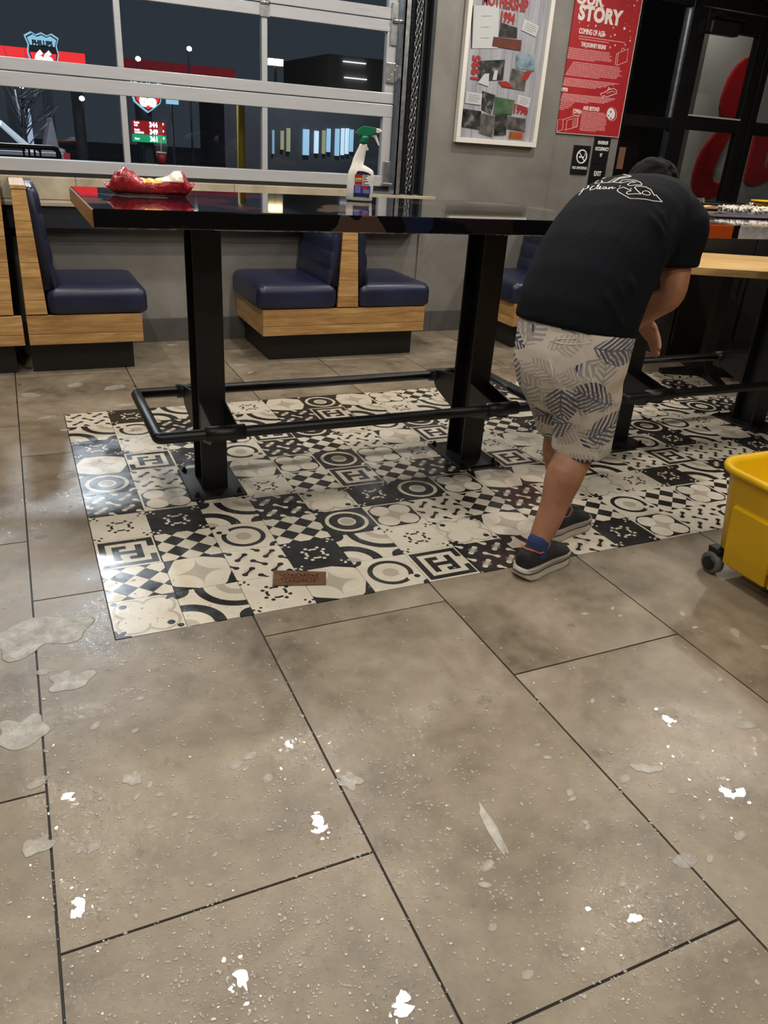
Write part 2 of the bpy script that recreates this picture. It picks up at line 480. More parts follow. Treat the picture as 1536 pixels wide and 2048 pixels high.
for c in range(-7, 13):
    xa, xb = TX+c*TW, TX+(c+1)*TW
    off = TY+((1-c) % 3)*TL/3
    for r in range(-6, 6):
        ya, yb = off+r*TL, off+(r+1)*TL
        rc = (max(xa+G2, RX0), min(xb-G2, RX1), max(ya+G2, RY0), min(yb-G2, RY1))
        if rc[1]-rc[0] < .02 or rc[3]-rc[2] < .02: continue
        parts = minus(rc, (DX0-.003, DX1+.003, DY0-.003, DY1+.003))
        if not parts: continue
        mb = MB(); cx, cy = (xa+xb)/2, (ya+yb)/2
        for (x0, x1, y0, y1) in parts: mb.box(x0-cx, x1-cx, y0-cy, y1-cy, -.008, 0)
        t = mb.build('floor_tile', M_tile, fl, local=True); t.location = (cx, cy, 0)
LAY = {0: 'IACdHEBDGh', 1: 'GBADFhCIeD', 2: 'dheGIBDAHG', 3: 'BDAHdBeFhe', 4: 'eGEIAFHCGd', 5: 'CdFDCEAEHB', 6: 'HIhEAFhICE', 7: 'GBAFHdBeGB', 8: 'hAHBDICEdF', 9: 'DAIBCdehGA', 10: 'FeICdBAEHh', 11: 'hAdGHeDBFC', 12: 'eFDhCIdAGE'}
tm = {k: None for k in DEC}
h_ = DP/2-.0009
for i in range(DNX):
    for j in range(DNY):
        k = LAY[i][j] if i in LAY else random.choice('ABCDdEeFGHhI')
        if tm[k] is None:
            o = MB().box(-h_, h_, -h_, h_, -.008, 0).build('decorative_tile', DECM[k], fl, local=True); tm[k] = o.data
        else:
            o = bpy.data.objects.new('decorative_tile', tm[k]); COL.objects.link(o); o.parent = fl
        o.location = (DX0+(i+.5)*DP, DY0+(j+.5)*DP, .0004)
        if k in 'G': o.rotation_euler = (0, 0, 0)
        elif k in 'CBe': o.rotation_euler = (0, 0, random.choice((0, 0, math.pi)))
struct(MB().box(RX0, RX1, RY0, RY1+.3, RZ, RZ+.1).build('ceiling', M_ceiling), 'dark ceiling')
struct(MB().box(RX0-.15, RX0, RY0, RY1+.3, -.12, RZ).build('wall_left', M_darkwall), 'dark side wall')
struct(MB().box(RX1, RX1+.15, RY0, RY1+.3, -.12, RZ).build('wall_right', M_darkwall), 'dark side wall by the doors')
struct(MB().box(RX0, RX1, RY0-.15, RY0, -.12, RZ).build('wall_front', M_darkwall), 'dark wall across the dining room')
# window wall: below the sill, the grey pier, above the openings
wb = struct(thing('wall_back', (0, RY1, 0)), 'grey plastered wall under the glass door and beside it')
OPX0, OPX1 = -1.12, 2.57
MB().box(RX0, 2.75, RY1, RY1+.2, -.12, .99).build('wall_panel', M_wall, wb)
MB().box(RX0, OPX0, RY1, RY1+.2, .99, RZ).build('wall_panel', M_wall, wb)
MB().box(OPX0, 2.75, RY1+.0, RY1+.2, 2.66, RZ).build('wall_panel', M_wall, wb)
MB().box(2.75, 3.83, RY1-.012, RY1+.2, -.12, RZ).build('wall_panel', M_wall, wb)
MB().box(3.832, 4.45, RY1, RY1+.2, -.12, RZ).build('wall_panel', M_wall, wb)
MB().box(4.45, RX1, RY1, RY1+.2, 2.52, RZ).build('wall_panel', M_wall, wb)
bb = struct(thing('baseboard_back', (0, RY1, 0)), 'dark grey tile baseboard along the wall')
x = -1.9
while x < 4.4:
    x1 = min(x+.60, 4.44)
    MB().box(x+.0015, x1-.0015, RY1-.025, RY1+.004 if x1 < 2.7 or x > 3.8 else RY1, 0.001, .155).build('base_tile', M_basetile, bb)
    x = x1
# stone sill and the dark apron under it
sill = struct(thing('trim_1', (0, RY1, .99)), 'beige stone sill under the glass door')
for (a, b) in ((-1.2, -.32), (-.318, .388), (.39, 1.36), (1.362, 2.30), (2.302, 2.85)):
    MB().box(a, b, RY1-.035, RY1+.16 if b < 2.7 else RY1-.012, .885, 1.012 if b < 2.8 else .985).build('sill_stone', M_stone, sill, bevel=.004)
for (a, b) in ((-1.2, .05), (.052, 1.25), (1.252, 2.70)):
    MB().box(a, b, RY1-.15, RY1-.035, .858, .884).build('ledge_stone', M_stone, sill, bevel=.004)
struct(MB().box(-1.2, 2.70, RY1-.13, RY1-.001, .735, .857).build('trim_2', plain('dark_navy_apron', rgb(24, 27, 36), .5)), 'dark apron board under the stone ledge')

# ------------------------------------------------------------------ sectional glass door
gd = struct(thing('door_1', (0, RY1+.06, 1.0)), 'sectional overhead door of glass panes in aluminium rails')
GX = [-1.08, -.165, .71, 1.585, 2.455]
ROWS = [(1.035, 1.105, 1.475, 1.552), (1.558, 1.622, 1.975, 2.04), (2.046, 2.11, 2.47, 2.535)]
gy0, gy1 = RY1+.02, RY1+.07
MB().box(-1.12, 2.49, gy0, gy1, 1.013, 1.034).build('bottom_seal', M_seal, gd)
for ri, (a, b, c, d) in enumerate(ROWS):
    MB().box(-1.12, 2.49, gy0, gy1, a, b).build('rail', M_alu, gd, bevel=.003)
    MB().box(-1.12, 2.49, gy0, gy1, c, d).build('rail', M_alu, gd, bevel=.003)
    for gi, gx in enumerate(GX):
        wv = .036 if 0 < gi < 4 else .07
        MB().box(gx-wv/2, gx+wv/2, gy0+.003, gy1, b, c).build('stile', M_alu, gd, bevel=.003)
    for gi in range(4):
        a0 = GX[gi]+(.018 if gi else .035); a1 = GX[gi+1]-(.018 if gi < 3 else .035)
        MB().box(a0, a1, gy0+.022, gy0+.03, b, c).build('glass_pane', M_glass, gd)
for gx in (.71, 1.585):
    for z in (2.043, 1.555):
        if z < 1.9 : continue
        h = MB().box(gx-.03, gx+.03, gy0-.008, gy0, z-.075, z+.06).build('hinge', M_galv, gd, bevel=.003)
        MB().lathe([(.01, 0), (.01, .06)], 10, (gx-.03, gy0-.012, z), axis='x').build('hinge_barrel', M_galv, h, True)
for z in (2.04,):
    h = MB().box(2.44, 2.485, gy0-.01, gy0, z-.14, z+.10).build('hinge', M_galv, gd, bevel=.003)
    MB().lathe([(.014, 0), (.014, .09)], 12, (2.45, gy0-.02, z), axis='x').build('roller_shaft', M_galv, h, True)
lk = MB().box(2.42, 2.485, gy0-.012, gy0, 1.68, 1.80).build('lock_plate', M_galv, gd, bevel=.003)
MB().prism([(2.485, 1.69), (2.51, 1.71), (2.525, 1.74), (2.51, 1.785), (2.485, 1.79)], 'xz', gy0-.02, gy0-.004).build('latch', M_galv, lk, bevel=.002)
for i in range(3): MB().lathe([(.006, -.004), (.006, 0)], 8, (2.44+.02*i, gy0-.012, 1.70+.03*i), axis='y').build('screw', M_alu, lk)
br = MB().box(2.44, 2.488, gy0-.012, gy0, 1.045, 1.20).build('corner_bracket', M_galv, gd, bevel=.003)
MB().box(2.43, 2.50, gy0-.05, gy0, 1.045, 1.06).build('bracket_foot', M_galv, br, bevel=.002)
MB().box(2.515, 2.525, gy0-.05, gy1, .99, 2.66).box(2.515, 2.56, gy0-.05, gy0-.045, .99, 2.66).box(2.555, 2.56, gy0-.05, gy0-.02, .99, 2.66).build('track', M_galv, gd)
struct(MB().box(2.57, 2.75, RY1+.05, RY1+.2, .99, RZ).box(2.655, 2.665, RY1-.03, RY1+.05, .99, RZ).box(2.725, 2.75, RY1-.02, RY1+.05, .99, RZ).build('trim_3', M_jamb), 'dark steel jamb beside the glass door')
# hoist chain
ch = MB()
zc = 1.02; k = 0
while zc < 3.1:
    for dx in (0, .026):
        pts = []
        for q in range(10):
            an = 2*math.pi*q/10; w_, l_ = .009*math.cos(an), .021*math.sin(an)
            pts.append((2.612+dx+(w_ if k % 2 else 0), RY1-.02+(0 if k % 2 else w_), zc+l_+dx*.5))
        ch.tube(pts, .0028, 5, True)
    zc += .031; k += 1
tag(ch.build('hoist_chain', M_galv, smooth=True), 'steel hoist chain hanging in a loop beside the glass door track', 'chain')

# ------------------------------------------------------------------ storefront with door on the right
sf = struct(thing('door_2', (4.45, RY1+.06, 0)), 'black framed glass storefront and entrance door')
fy0, fy1 = RY1+.03, RY1+.09
def fr(x0, x1, z0, z1, nm='frame_member', d=0): return MB().box(x0, x1, fy0-d, fy1, z0, z1).build(nm, M_blackframe, sf, bevel=.003)
fr(4.45, 4.50, 0, 2.52, 'jamb'); fr(4.97, 5.03, 0, 2.52, 'mullion', .01); fr(5.83, 5.90, 0, 2.52, 'mullion', .01)
fr(4.50, 4.97, 2.40, 2.52); fr(4.50, 4.97, 1.555, 1.635); fr(4.50, 4.97, 0, .2)
fr(5.03, 5.83, 2.42, 2.52)
fr(5.035, 5.14, .01, 2.41, 'door_stile'); fr(5.72, 5.825, .01, 2.41, 'door_stile')
fr(5.14, 5.72, 2.27, 2.41, 'door_rail'); fr(5.14, 5.72, 1.565, 1.665, 'door_rail'); fr(5.14, 5.72, .01, .25, 'door_rail')
fr(5.90, 6.7, 2.42, 2.52); fr(5.90, 6.7, 1.565, 1.665); fr(6.7, RX1, 0, 2.52); fr(5.90, 6.7, 0, .2)
for (x0, x1, z0, z1) in ((4.50, 4.97, .2, 1.555), (4.50, 4.97, 1.635, 2.40), (5.14, 5.72, .25, 1.565), (5.14, 5.72, 1.665, 2.27), (5.90, 6.7, .2, 1.565), (5.90, 6.7, 1.665, 2.42)):
    MB().box(x0, x1, fy0+.03, fy0+.038, z0, z1).build('glass_pane', M_doorglass, sf)
MB().box(5.14, 5.72, fy0-.004, fy0+.02, 1.665, 1.676).build('glazing_bead', M_alu, sf)
MB().box(4.955, 4.968, fy0-.003, fy0+.02, 1.64, 2.395).build('glazing_bead', M_galv, sf)
dc = MB().box(5.12, 5.42, fy0-.075, fy0-.001, 2.235, 2.33).build('door_closer', M_blackmetal, sf, bevel=.012)
MB().box(5.2, 5.26, fy0-.06, fy0, 2.36, 2.39).box(5.22, 5.5, fy0-.05, fy0-.03, 2.345, 2.36).build('closer_arm', M_blackmetal, dc)
pb = MB().tube([(5.12, fy0-.05, 1.02), (5.74, fy0-.05, 1.02)], .014, 12).build('push_bar', M_galv, sf, True)

# ------------------------------------------------------------------ bar tables
def collage(name, stops, scale, off):
    M = Mat(name, rough=.05, spec=.6)
    v = M.coord('Object')
    mp = M.nt.nodes.new('ShaderNodeMapping'); mp.inputs['Location'].default_value = off; mp.inputs['Scale'].default_value = (1, 1, .7)
    M.nt.links.new(v, mp.inputs[0])
    wob = M.nt.nodes.new('ShaderNodeTexNoise'); wob.inputs['Scale'].default_value = 7
    M.nt.links.new(mp.outputs[0], wob.inputs['Vector'])
    mx = M.nt.nodes.new('ShaderNodeVectorMath'); mx.operation = 'MULTIPLY_ADD'; mx.inputs[1].default_value = (.16,)*3
    M.nt.links.new(wob.outputs[1], mx.inputs[0]); M.nt.links.new(mp.outputs[0], mx.inputs[2])
    vo = M.nt.nodes.new('ShaderNodeTexVoronoi'); vo.inputs['Scale'].default_value = scale
    M.nt.links.new(mx.outputs[0], vo.inputs['Vector'])
    sp = M.nt.nodes.new('ShaderNodeSeparateColor'); M.nt.links.new(vo.outputs['Color'], sp.inputs[0])
    M.set('Base Color', M.ramp(sp.outputs[0], stops, 'CONSTANT'))
    M.b.inputs['Coat Weight'].default_value = .6; M.b.inputs['Coat Roughness'].default_value = .03
    return M.m
M_top1 = collage('epoxy_collage_dark', [(0, rgb(12, 12, 14)), (.42, rgb(30, 22, 22)), (.50, rgb(84, 18, 26)), (.62, rgb(22, 27, 48)), (.72, rgb(70, 54, 46)), (.80, rgb(14, 14, 16)), (.93, rgb(120, 104, 90))], 5.5, (1.3, 2.2, .4))
M_top2 = Mat('epoxy_collage_bright', rough=.05, spec=.6)
u, v, z_ = M_top2.uv(1.0)          # origin at the table's middle: (3.45, 2.955)
wo = N(M_top2.nt, M_top2.noise(M_top2.coord('Object'), 9, 2))*.05
x_, y_ = u+3.45+wo, v+2.955+wo
org = x_.lt(2.80)*(y_.lt(2.66)); blk = x_.band(2.80, 2.835)*y_.lt(2.56)
wht = (y_+(x_-2.9)*.18).lt(2.80)*x_.lt(3.5)
c = M_top2.ramp(M_top2.noise(M_top2.coord('Object'), 4, 2), [(.42, rgb(20, 18, 26)), (.5, rgb(44, 22, 48)), (.58, rgb(24, 26, 52))], 'CONSTANT')
c = M_top2.mix(wht, c, M_top2.ramp(M_top2.noise(M_top2.coord('Object'), 14, 4), [(.4, rgb(150, 147, 144)), (.6, rgb(190, 188, 188))])); c = M_top2.mix(org, c, rgb(176, 74, 26)); c = M_top2.mix(blk, c, rgb(18, 16, 18))
M_top2.set('Base Color', c); M_top2.b.inputs['Coat Weight'].default_value = .6; M_top2.b.inputs['Coat Roughness'].default_value = .03; M_top2 = M_top2.m

def bar_table(x0, x1, posts, rail, topmat, label, endmat):
    y0, y1, zt, zb = 2.53, 3.37, 1.105, 1.050
    cy = 2.955
    t = thing('bar_table', ((x0+x1)/2, cy, 0), label, 'table', 'bar height tables')
    top = MB().box(x0, x1, y0, y1, zb, zt).build('tabletop', topmat, t, bevel=.004)
    MB().box(x0-.004, x0+.001, y0+.004, y1-.004, zb+.002, zt-.003).build('end_board', endmat, top, bevel=.001)
    MB().box(x0+.2, x1-.2, cy-.09, cy+.09, zb-.03, zb).build('support_channel', M_blackmetal, t)
    for px in posts:
        p = MB().box(px-.052, px+.052, cy-.075, cy-.064, .012, zb-.001).box(px-.052, px+.052, cy+.064, cy+.075, .012, zb-.001).box(px-.006, px+.006, cy-.064, cy+.064, .012, zb-.001)
        p = p.build('post', M_blackmetal, t, bevel=.002)
        MB().box(px-.11, px+.11, cy-.16, cy+.16, 0.0006, .012).build('base_plate', M_blackmetal, p, bevel=.003)
        for sx in (-1, 1):
            for sy in (-1, 1):
                MB().lathe([(.011, .012), (.011, .02), (.007, .02), (.007, .03)], 6, (px+sx*.085, cy+sy*.135, 0)).build('bolt', M_blackmetal, p)
    ra, rb = rail; yf, yb, zr, rr = 2.68, 3.225, .322, .0215
    loop = [(ra, yf, zr), (rb, yf, zr), (rb, yb, zr), (ra, yb, zr)]
    R = MB(); pts = []
    cr = .012
    for (a, b, c) in (((rb, yf), (ra, yf), (ra, yb)), ((ra, yf), (ra, yb), (rb, yb)), ((ra, yb), (rb, yb), (rb, yf)), ((rb, yb), (rb, yf), (ra, yf))):
        bx, by = b
        d1 = Vector((a[0]-bx, a[1]-by, 0)).normalized(); d2 = Vector((c[0]-bx, c[1]-by, 0)).normalized()
        B = Vector((bx, by, zr))
        pts += [B+d1*cr, B+(d1+d2)*cr*.3, B+d2*cr]
    R.tube(pts, rr, 14, True)
    rl = R.build('foot_rail', M_blackmetal, t, True)
    for px in posts:
        for (yy, sg, ye) in ((yf, 1, cy-.075), (yb, -1, cy+.075)):
            MB().tube([(px-.075, yy, zr), (px+.075, yy, zr)], .029, 14).build('rail_sleeve', M_blackmetal, rl, True)
            a, b = (yy, ye)
            MB().prism([(a, zr+.024), (b, zr+.06), (b, zr-.10), (a+sg*.03, zr-.055), (a, zr-.024)], 'yz', px-.05, px-.042).prism([(a, zr+.024), (b, zr+.06), (b, zr-.10), (a+sg*.03, zr-.055), (a, zr-.024)], 'yz', px+.042, px+.05).build('rail_bracket', M_blackmetal, rl, bevel=.001)
    return t
bar_table(.222, 2.20, (.626, 1.835), (.385, 2.05), M_top1, 'long bar height table with black posts and a dark glossy top, spray bottle on it', M_brownend)
bar_table(2.50, 4.40, (2.72, 3.715), (2.52, 4.1), M_top2, 'bar height table with orange and white glossy top, mop gear lying on it', M_brownend)

# ------------------------------------------------------------------ booths
def cushion(x0, x1, y0, y1, z0, z1, r=.05, side=0):
    """seat pad, rounded on every side"""
    rings = []
    n = 8
    def rr(inset, z):
        out = []; rad = max(.012, r-inset*.2)
        for (cx, cy, a0) in ((x1, y1, 0), (x0, y1, 90), (x0, y0, 180), (x1, y0, 270)):
            sx = -1 if cx == x1 else 1; sy = -1 if cy == y1 else 1
            for k in range(n+1):
                a = math.radians(a0+90*k/n)
                out.append((cx+sx*(inset+rad)+rad*math.cos(a), cy+sy*(inset+rad)+rad*math.sin(a), z))
        return out
    h = z1-z0
    rings = [rr(.018, z0), rr(.004, z0+.012), rr(0, z0+.03), rr(.0, z0+h*.62), rr(.006, z0+h*.80), rr(.022, z0+h*.93), rr(.05, z0+h*.985), rr(.10, z1)]
    return MB().loft(rings)
def back_pad(xb, dirx, y0, y1, z0, z1):
    """channelled back pad; xb the rear face at the bottom, dirx towards the seat"""
    prof = []
    nb = 4
    front, rear = [], []
    for i in range(nb):
        a, b = z0+(z1-z0)*i/nb, z0+(z1-z0)*(i+1)/nb
        for q in (0.02, .12, .3, .5, .7, .88, .98):
            z = a+(b-a)*q; t = (z-z0)/(z1-z0)
            th = .072-.018*t+.012*(math.sin(math.pi*q))**.5-(.035*max(0, t-.9)*10*max(0, t-.9))
            lean = -.035*t
            front.append((xb+dirx*(th+lean), z))
    rear = [(xb+dirx*(-.035), z1), (xb, z0)]
    poly = front+rear
    ys = [y0, y0+.01, y0+.03, y1-.03, y1-.01, y1]
    ins = [.02, .006, 0, 0, .006, .02]
    cxm = sum(p[0] for p in poly)/len(poly); rings = []
    for y, i_ in zip(ys, ins):
        rings.append([(px-dirx*i_ if k < len(front) else px, y, z-(i_ if z > z1-.05 else 0)) for k, (px, z) in enumerate(poly)])
    return MB().loft(rings)
ZPL = [.34, .418, .54, .62, .75, .83, .985]
def booth(x0, x1, posts, seats, label, end_sides=(), zt=1.0):
    yf, yw = 4.72, 5.372
    t = thing('booth_bench', ((x0+x1)/2, 5.05, 0), label, 'bench', 'booth benches along the window wall')
    MB().box(x0+.055 if 'l' in end_sides else x0, x1-.055, 4.785, yw, 0.001, .17).build('plinth', M_blackboard, t, bevel=.003)
    for (a, b) in ((.17, .228), (.230, .334)):
        MB().box(x0, x1, yf, yf+.022, a, b).build('front_board', M_oakx, t, bevel=.002)
        if 'l' in end_sides: MB().box(x0, x0+.022, yf+.023, yw, a, b).build('side_board', M_oaky, t, bevel=.002)
        if 'r' in end_sides: MB().box(x1-.022, x1, yf+.023, yw, a, b).build('side_board', M_oaky, t, bevel=.002)
    MB().box(x0+.03, x1-.03, yf+.03, yw, .2, .335).build('seat_box', M_blackboard, t)
    ZP = [.34+(z-.34)*(zt-.355)/.645 for z in ZPL]
    for (pb0, pb1, pt0, pt1) in posts:
        for za, zb in zip(ZP[:-1], ZP[1:]):
            k0, k1 = (za-.34)/.66, (zb-.34)/.66
            q = [(pb0+(pt0-pb0)*k0, za+.001), (pb1+(pt1-pb1)*k0, za+.001), (pb1+(pt1-pb1)*k1, zb-.001), (pb0+(pt0-pb0)*k1, zb-.001)]
            MB().prism(q, 'xz', yf, yf+.024).build('post_board', M_oakx, t, bevel=.0015)
        MB().prism([(pb0+.004, .34), (pb1-.004, .34), (pt1-.004, ZP[-1]-.003), (pt0+.004, ZP[-1]-.003)], 'xz', yf+.025, yw).build('back_core', M_blackboard, t)
        MB().box(pt0-.004, pt1+.004, yf-.003, yw, ZP[-1]+.002, ZP[-1]+.023).build('top_cap', M_oaky, t, bevel=.003)
    for (a, b, pad, d) in seats:
        c = cushion(a, b, yf-.012, yw, .336, .49).build('seat_cushion', M_navy, t, True)
        MB().tube([(a+.03 if d < 0 else a+.01, yf+.03, .462), (b-.03 if d > 0 else b-.01, yf+.03, .462)], .0035, 6).build('piping', M_navy, c, True)
        back_pad(pad, d, yf+.012, yw, .47, zt).build('back_cushion', M_navy, t, True)
    return t
booth(.012, .632, [(.013, .124, .022, .092)], [(.128, .672, .120, 1)], 'navy vinyl booth bench with oak post, in front of the dark table corner')
booth(-.62, -.012, [(-.124, -.05, -.092, -.03)], [(-.66, -.128, -.120, -1)], 'navy booth bench backing onto the next one, cut by the photo edge')
booth(1.362, 2.497, [(1.859, 2.003, 1.888, 1.968)], [(1.325, 1.856, 1.862, -1), (2.006, 2.532, 2.0, 1)], 'double navy booth bench with oak post, seen whole between the table posts', ('l',), .90)
booth(3.225, 4.30, [(3.70, 3.844, 3.729, 3.809)], [(3.19, 3.697, 3.703, -1), (3.847, 4.30, 3.841, 1)], 'navy booth bench half hidden behind the person in black', ('l',), .90)

# ------------------------------------------------------------------ pale wood table, black cabinet
wt = thing('dining_table', (4.15, 3.7, 0), 'pale butcher block dining table behind the bar tables', 'table', rz=math.radians(-22.7))
for k in range(9):
    MB().box(-.52, .98, -.22+k*.0925, -.22+(k+1)*.0925-.0006, .715, .76).build('tabletop_stave', M_butcher, wt, bevel=.0015, local=True)
p_ = MB().box(.0, .075, .13, .205, .02, .715).build('post', M_blackmetal, wt, bevel=.003, local=True)
for sgn in (-1, 1):
    MB().prism([(.167, .16), (.167+sgn*.05, .10), (.167+sgn*.12, .05), (.167+sgn*.32, .028), (.167+sgn*.32, .001), (.167, .001)], 'yz', .005, .07).build('foot', M_blackmetal, p_, bevel=.003, local=True)
    MB().prism([(.037, .10), (.037+sgn*.12, .05), (.037+sgn*.30, .028), (.037+sgn*.30, .001), (.037, .001)], 'xz', .135, .2).build('foot', M_blackmetal, p_, bevel=.003, local=True)
MB().box(-.25, .35, .1, .24, .69, .714).build('top_bracket', M_blackmetal, wt, local=True)
cb = thing('waste_cabinet', (4.95, 4.6, 0), 'black waste cabinet standing against the storefront behind the dining table', 'cabinet')
MB().box(4.33, 5.6, 4.30, 4.95, .0, 1.0).build('body', M_blackboard, cb, bevel=.004)
for (a, b) in ((4.35, 4.95), (4.98, 5.58)):
    d = MB().box(a, b, 4.282, 4.299, .10, .93).build('door', M_blackboard, cb, bevel=.003)
    MB().box(b-.06, b-.045, 4.268, 4.281, .45, .62).build('handle', M_blackmetal, d, bevel=.002)
MB().box(4.32, 5.61, 4.27, 4.96, 1.001, 1.03).build('worktop', plain('dark_brown_laminate', rgb(64, 54, 44), .35), cb, bevel=.003)

# ------------------------------------------------------------------ spray bottle
HX, HZ = .000192, .0001590
def bz(y): return (1890-y)*HZ
def bx(x): return (x-535)*HX
M_hdpe = Mat('milky_plastic', rgb(226, 223, 214), .32); M_hdpe.b.inputs['Subsurface Weight'].default_value = .15; M_hdpe.b.inputs['Subsurface Radius'].default_value = (.02, .02, .02); M_hdpe = M_hdpe.m
M_green = plain('green_plastic', rgb(14, 112, 74), .35); M_whitep = plain('white_plastic', rgb(226, 222, 216), .35)
M_lab = {k: plain('label_'+k, c, .4) for k, c in dict(navy=rgb(30, 34, 74), red=rgb(176, 34, 40), blue=rgb(44, 58, 140), yellow=rgb(206, 190, 96), pale=rgb(150, 160, 205)).items()}
sb = thing('spray_bottle', (1.312, 3.135, 1.1055), 'white cleaner spray bottle with green trigger head standing on the dark table', 'bottle', rz=-.40)
rings = []
for (y, l, r_, dp) in ((1890, 285, 785, .024), (1882, 268, 800, .0285), (1850, 256, 808, .031), (1580, 262, 822, .032), (1350, 268, 828, .032), (1200, 290, 815, .031), (1150, 310, 788, .029), (1100, 325, 715, .026), (1030, 345, 592, .020), (900, 375, 612, .0165), (750, 430, 628, .0155), (600, 490, 650, .0145), (560, 497, 650, .0145)):
    cx, a = (bx(l)+bx(r_))/2, (bx(r_)-bx(l))/2; ring = []
    for k in range(32):
        th = 2*math.pi*k/32; c_, s_ = math.cos(th), math.sin(th); e = .62
        ring.append((cx+a*math.copysign(abs(c_)**e, c_), dp*math.copysign(abs(s_)**e, s_), bz(y)))
    rings.append(ring)
MB().loft(rings).build('body', M_hdpe, sb, True, local=True)
MB().prism([(bx(648), bz(595)), (bx(690), bz(690)), (bx(636), bz(712))], 'xz', -.006, .006).build('neck_hook', M_hdpe, sb, local=True, bevel=.001)
MB().loft([[(bx(x_)+a*math.cos(2*math.pi*k/24), a*math.sin(2*math.pi*k/24), bz(y)) for k in range(24)] for (y, x_, a) in ((558, 575, .0172), (500, 580, .0175), (440, 598, .0175), (375, 605, .018))]).build('collar', M_green, sb, True, local=True)
MB().prism([(bx(x_), bz(y)) for x_, y in ((392, 330), (440, 262), (500, 200), (562, 160), (640, 163), (820, 185), (820, 300), (690, 372), (510, 372), (402, 350))], 'xz', -.0145, .0145).build('trigger_head', M_green, sb, local=True, bevel=.004)
MB().prism([(bx(x_), bz(y)) for x_, y in ((821, 185), (900, 202), (946, 245), (936, 272), (862, 305), (821, 300))], 'xz', -.012, .012).build('nozzle', M_whitep, sb, local=True, bevel=.003)
MB().prism([(bx(x_), bz(y)) for x_, y in ((690, 375), (770, 345), (832, 335), (870, 440), (907, 570), (880, 582), (800, 420), (776, 392))], 'xz', -.006, .006).build('trigger', M_whitep, sb, local=True, bevel=.002)
yl = -.0326
lab = MB().box(bx(412), bx(765), yl-.0006, yl+.003, bz(1775), bz(1250)).build('label', M_whitep, sb, local=True)
MB().prism([(bx(x_), bz(y)) for x_, y in ((445, 1250), (470, 1195), (505, 1175), (600, 1180), (700, 1205), (757, 1245), (757, 1260), (445, 1258))], 'xz', yl-.0012, yl).build('label_band', M_lab['navy'], lab, local=True)
MB().box(bx(428), bx(590), yl-.0012, yl, bz(1500), bz(1258)).build('label_red_block', M_lab['red'], lab, local=True)
MB().prism([(bx(x_), bz(y)) for x_, y in ((448, 1345), (560, 1335), (575, 1350), (572, 1420), (450, 1428), (440, 1400))], 'xz', yl-.0018, yl-.0011).build('label_badge', M_lab['yellow'], lab, local=True)
MB().box(bx(414), bx(760), yl-.0012, yl, bz(1700), bz(1512)).build('label_blue_block', M_lab['blue'], lab, local=True)
MB().box(bx(410), bx(750), yl-.0012, yl, bz(1775), bz(1702)).build('label_band', M_lab['navy'], lab, local=True)
lettering('label_lettering', 'Comet', .0075, (bx(452), yl-.002, bz(1408)), M_lab['navy'], lab, local=True, thick=.0002, bold=.0002)
ln = MB()
for (x_, y, w_) in ((605, 1288, 85), (605, 1325, 45), (605, 1362, 75), (600, 1412, 112), (600, 1448, 38), (600, 1486, 135)): ln.box(bx(x_), bx(x_+w_), yl-.0011, yl, bz(y+9), bz(y-9))
ln.build('label_text_lines', M_blackink, lab, local=True)
ln = MB()
for k in range(9):
    ln.box(bx(440), bx(555), yl-.0016, yl-.001, bz(1535+k*18+4), bz(1535+k*18-4))
    if k > 3: ln.box(bx(610), bx(740), yl-.0016, yl-.001, bz(1535+k*18+4), bz(1535+k*18-4))
ln.build('label_text_lines', M_lab['pale'], lab, local=True)
MB().box(bx(585), bx(690), yl-.0018, yl-.001, bz(1600), bz(1530)).build('label_red_block', M_lab['red'], lab, local=True)

# ------------------------------------------------------------------ wipes pouch
M_pouch = Mat('glossy_red_film', rough=.18)
u, v, z_ = M_pouch.uv(1.0)
wv = M_pouch.noise(M_pouch.coord('Object'), 30, 3, .5, .6)
yel = (u+N(M_pouch.nt, wv)*.04).band(.0, .06)*z_.gt(.043)
whi = (u+N(M_pouch.nt, wv)*.05).band(.0, .14)*z_.gt(.050)
c = M_pouch.ramp(wv, [(.3, rgb(122, 16, 26)), (.7, rgb(170, 30, 38))])
c = M_pouch.mix(whi, c, rgb(226, 220, 205)); c = M_pouch.mix(yel, c, rgb(226, 176, 40))
M_pouch.set('Base Color', c); M_pouch.bump(M_pouch.noise(M_pouch.coord('Object'), 38, 4, .6, 1.0), .55, .008); M_pouch = M_pouch.m
wp = thing('wipes_pouch', (.475, 3.10, 1.106), 'crumpled red plastic pouch of cleaning wipes with yellow print on the dark table', 'pouch', rz=-.15)
NU, NV = 44, 18
def topz(t):
    ks = [(0, .038), (.06, .046), (.16, .072), (.23, .086), (.30, .074), (.42, .050), (.55, .050), (.68, .058), (.78, .078), (.86, .082), (.93, .060), (1.0, .052)]
    for (a, za), (b, zb) in zip(ks, ks[1:]):
        if a <= t <= b:
            q = (t-a)/(b-a); q = q*q*(3-2*q); return za+(zb-za)*q
rings = []
for i in range(NU+1):
    t = i/NU; X = -.158+.316*t; zt = topz(t)
    e = min(t/.14, (1-t)/.12, 1.0); e = math.sin(e*math.pi/2)
    zlow = .034*(1-e) if t < .5 else .044*(1-e)
    half = .068*(.75+.25*e); zt2 = zlow+.0015+(zt-zlow)*e
    ring = []
    for j in range(2*NV):
        a = 2*math.pi*j/(2*NV); c_, s_ = math.cos(a), math.sin(a)
        yy = half*math.copysign(abs(c_)**.7, c_); zm = (zlow+zt2)/2
        wr = .0025*math.sin(X*210+yy*60)*e*(1 if s_ > -.2 else 0)
        ring.append((X, yy, max(.0004, zm+(zt2-zlow)/2*math.copysign(abs(s_)**.75, s_)+wr)))
    rings.append(ring)
MB().loft(rings).build('pouch_film', M_pouch, wp, True, local=True)
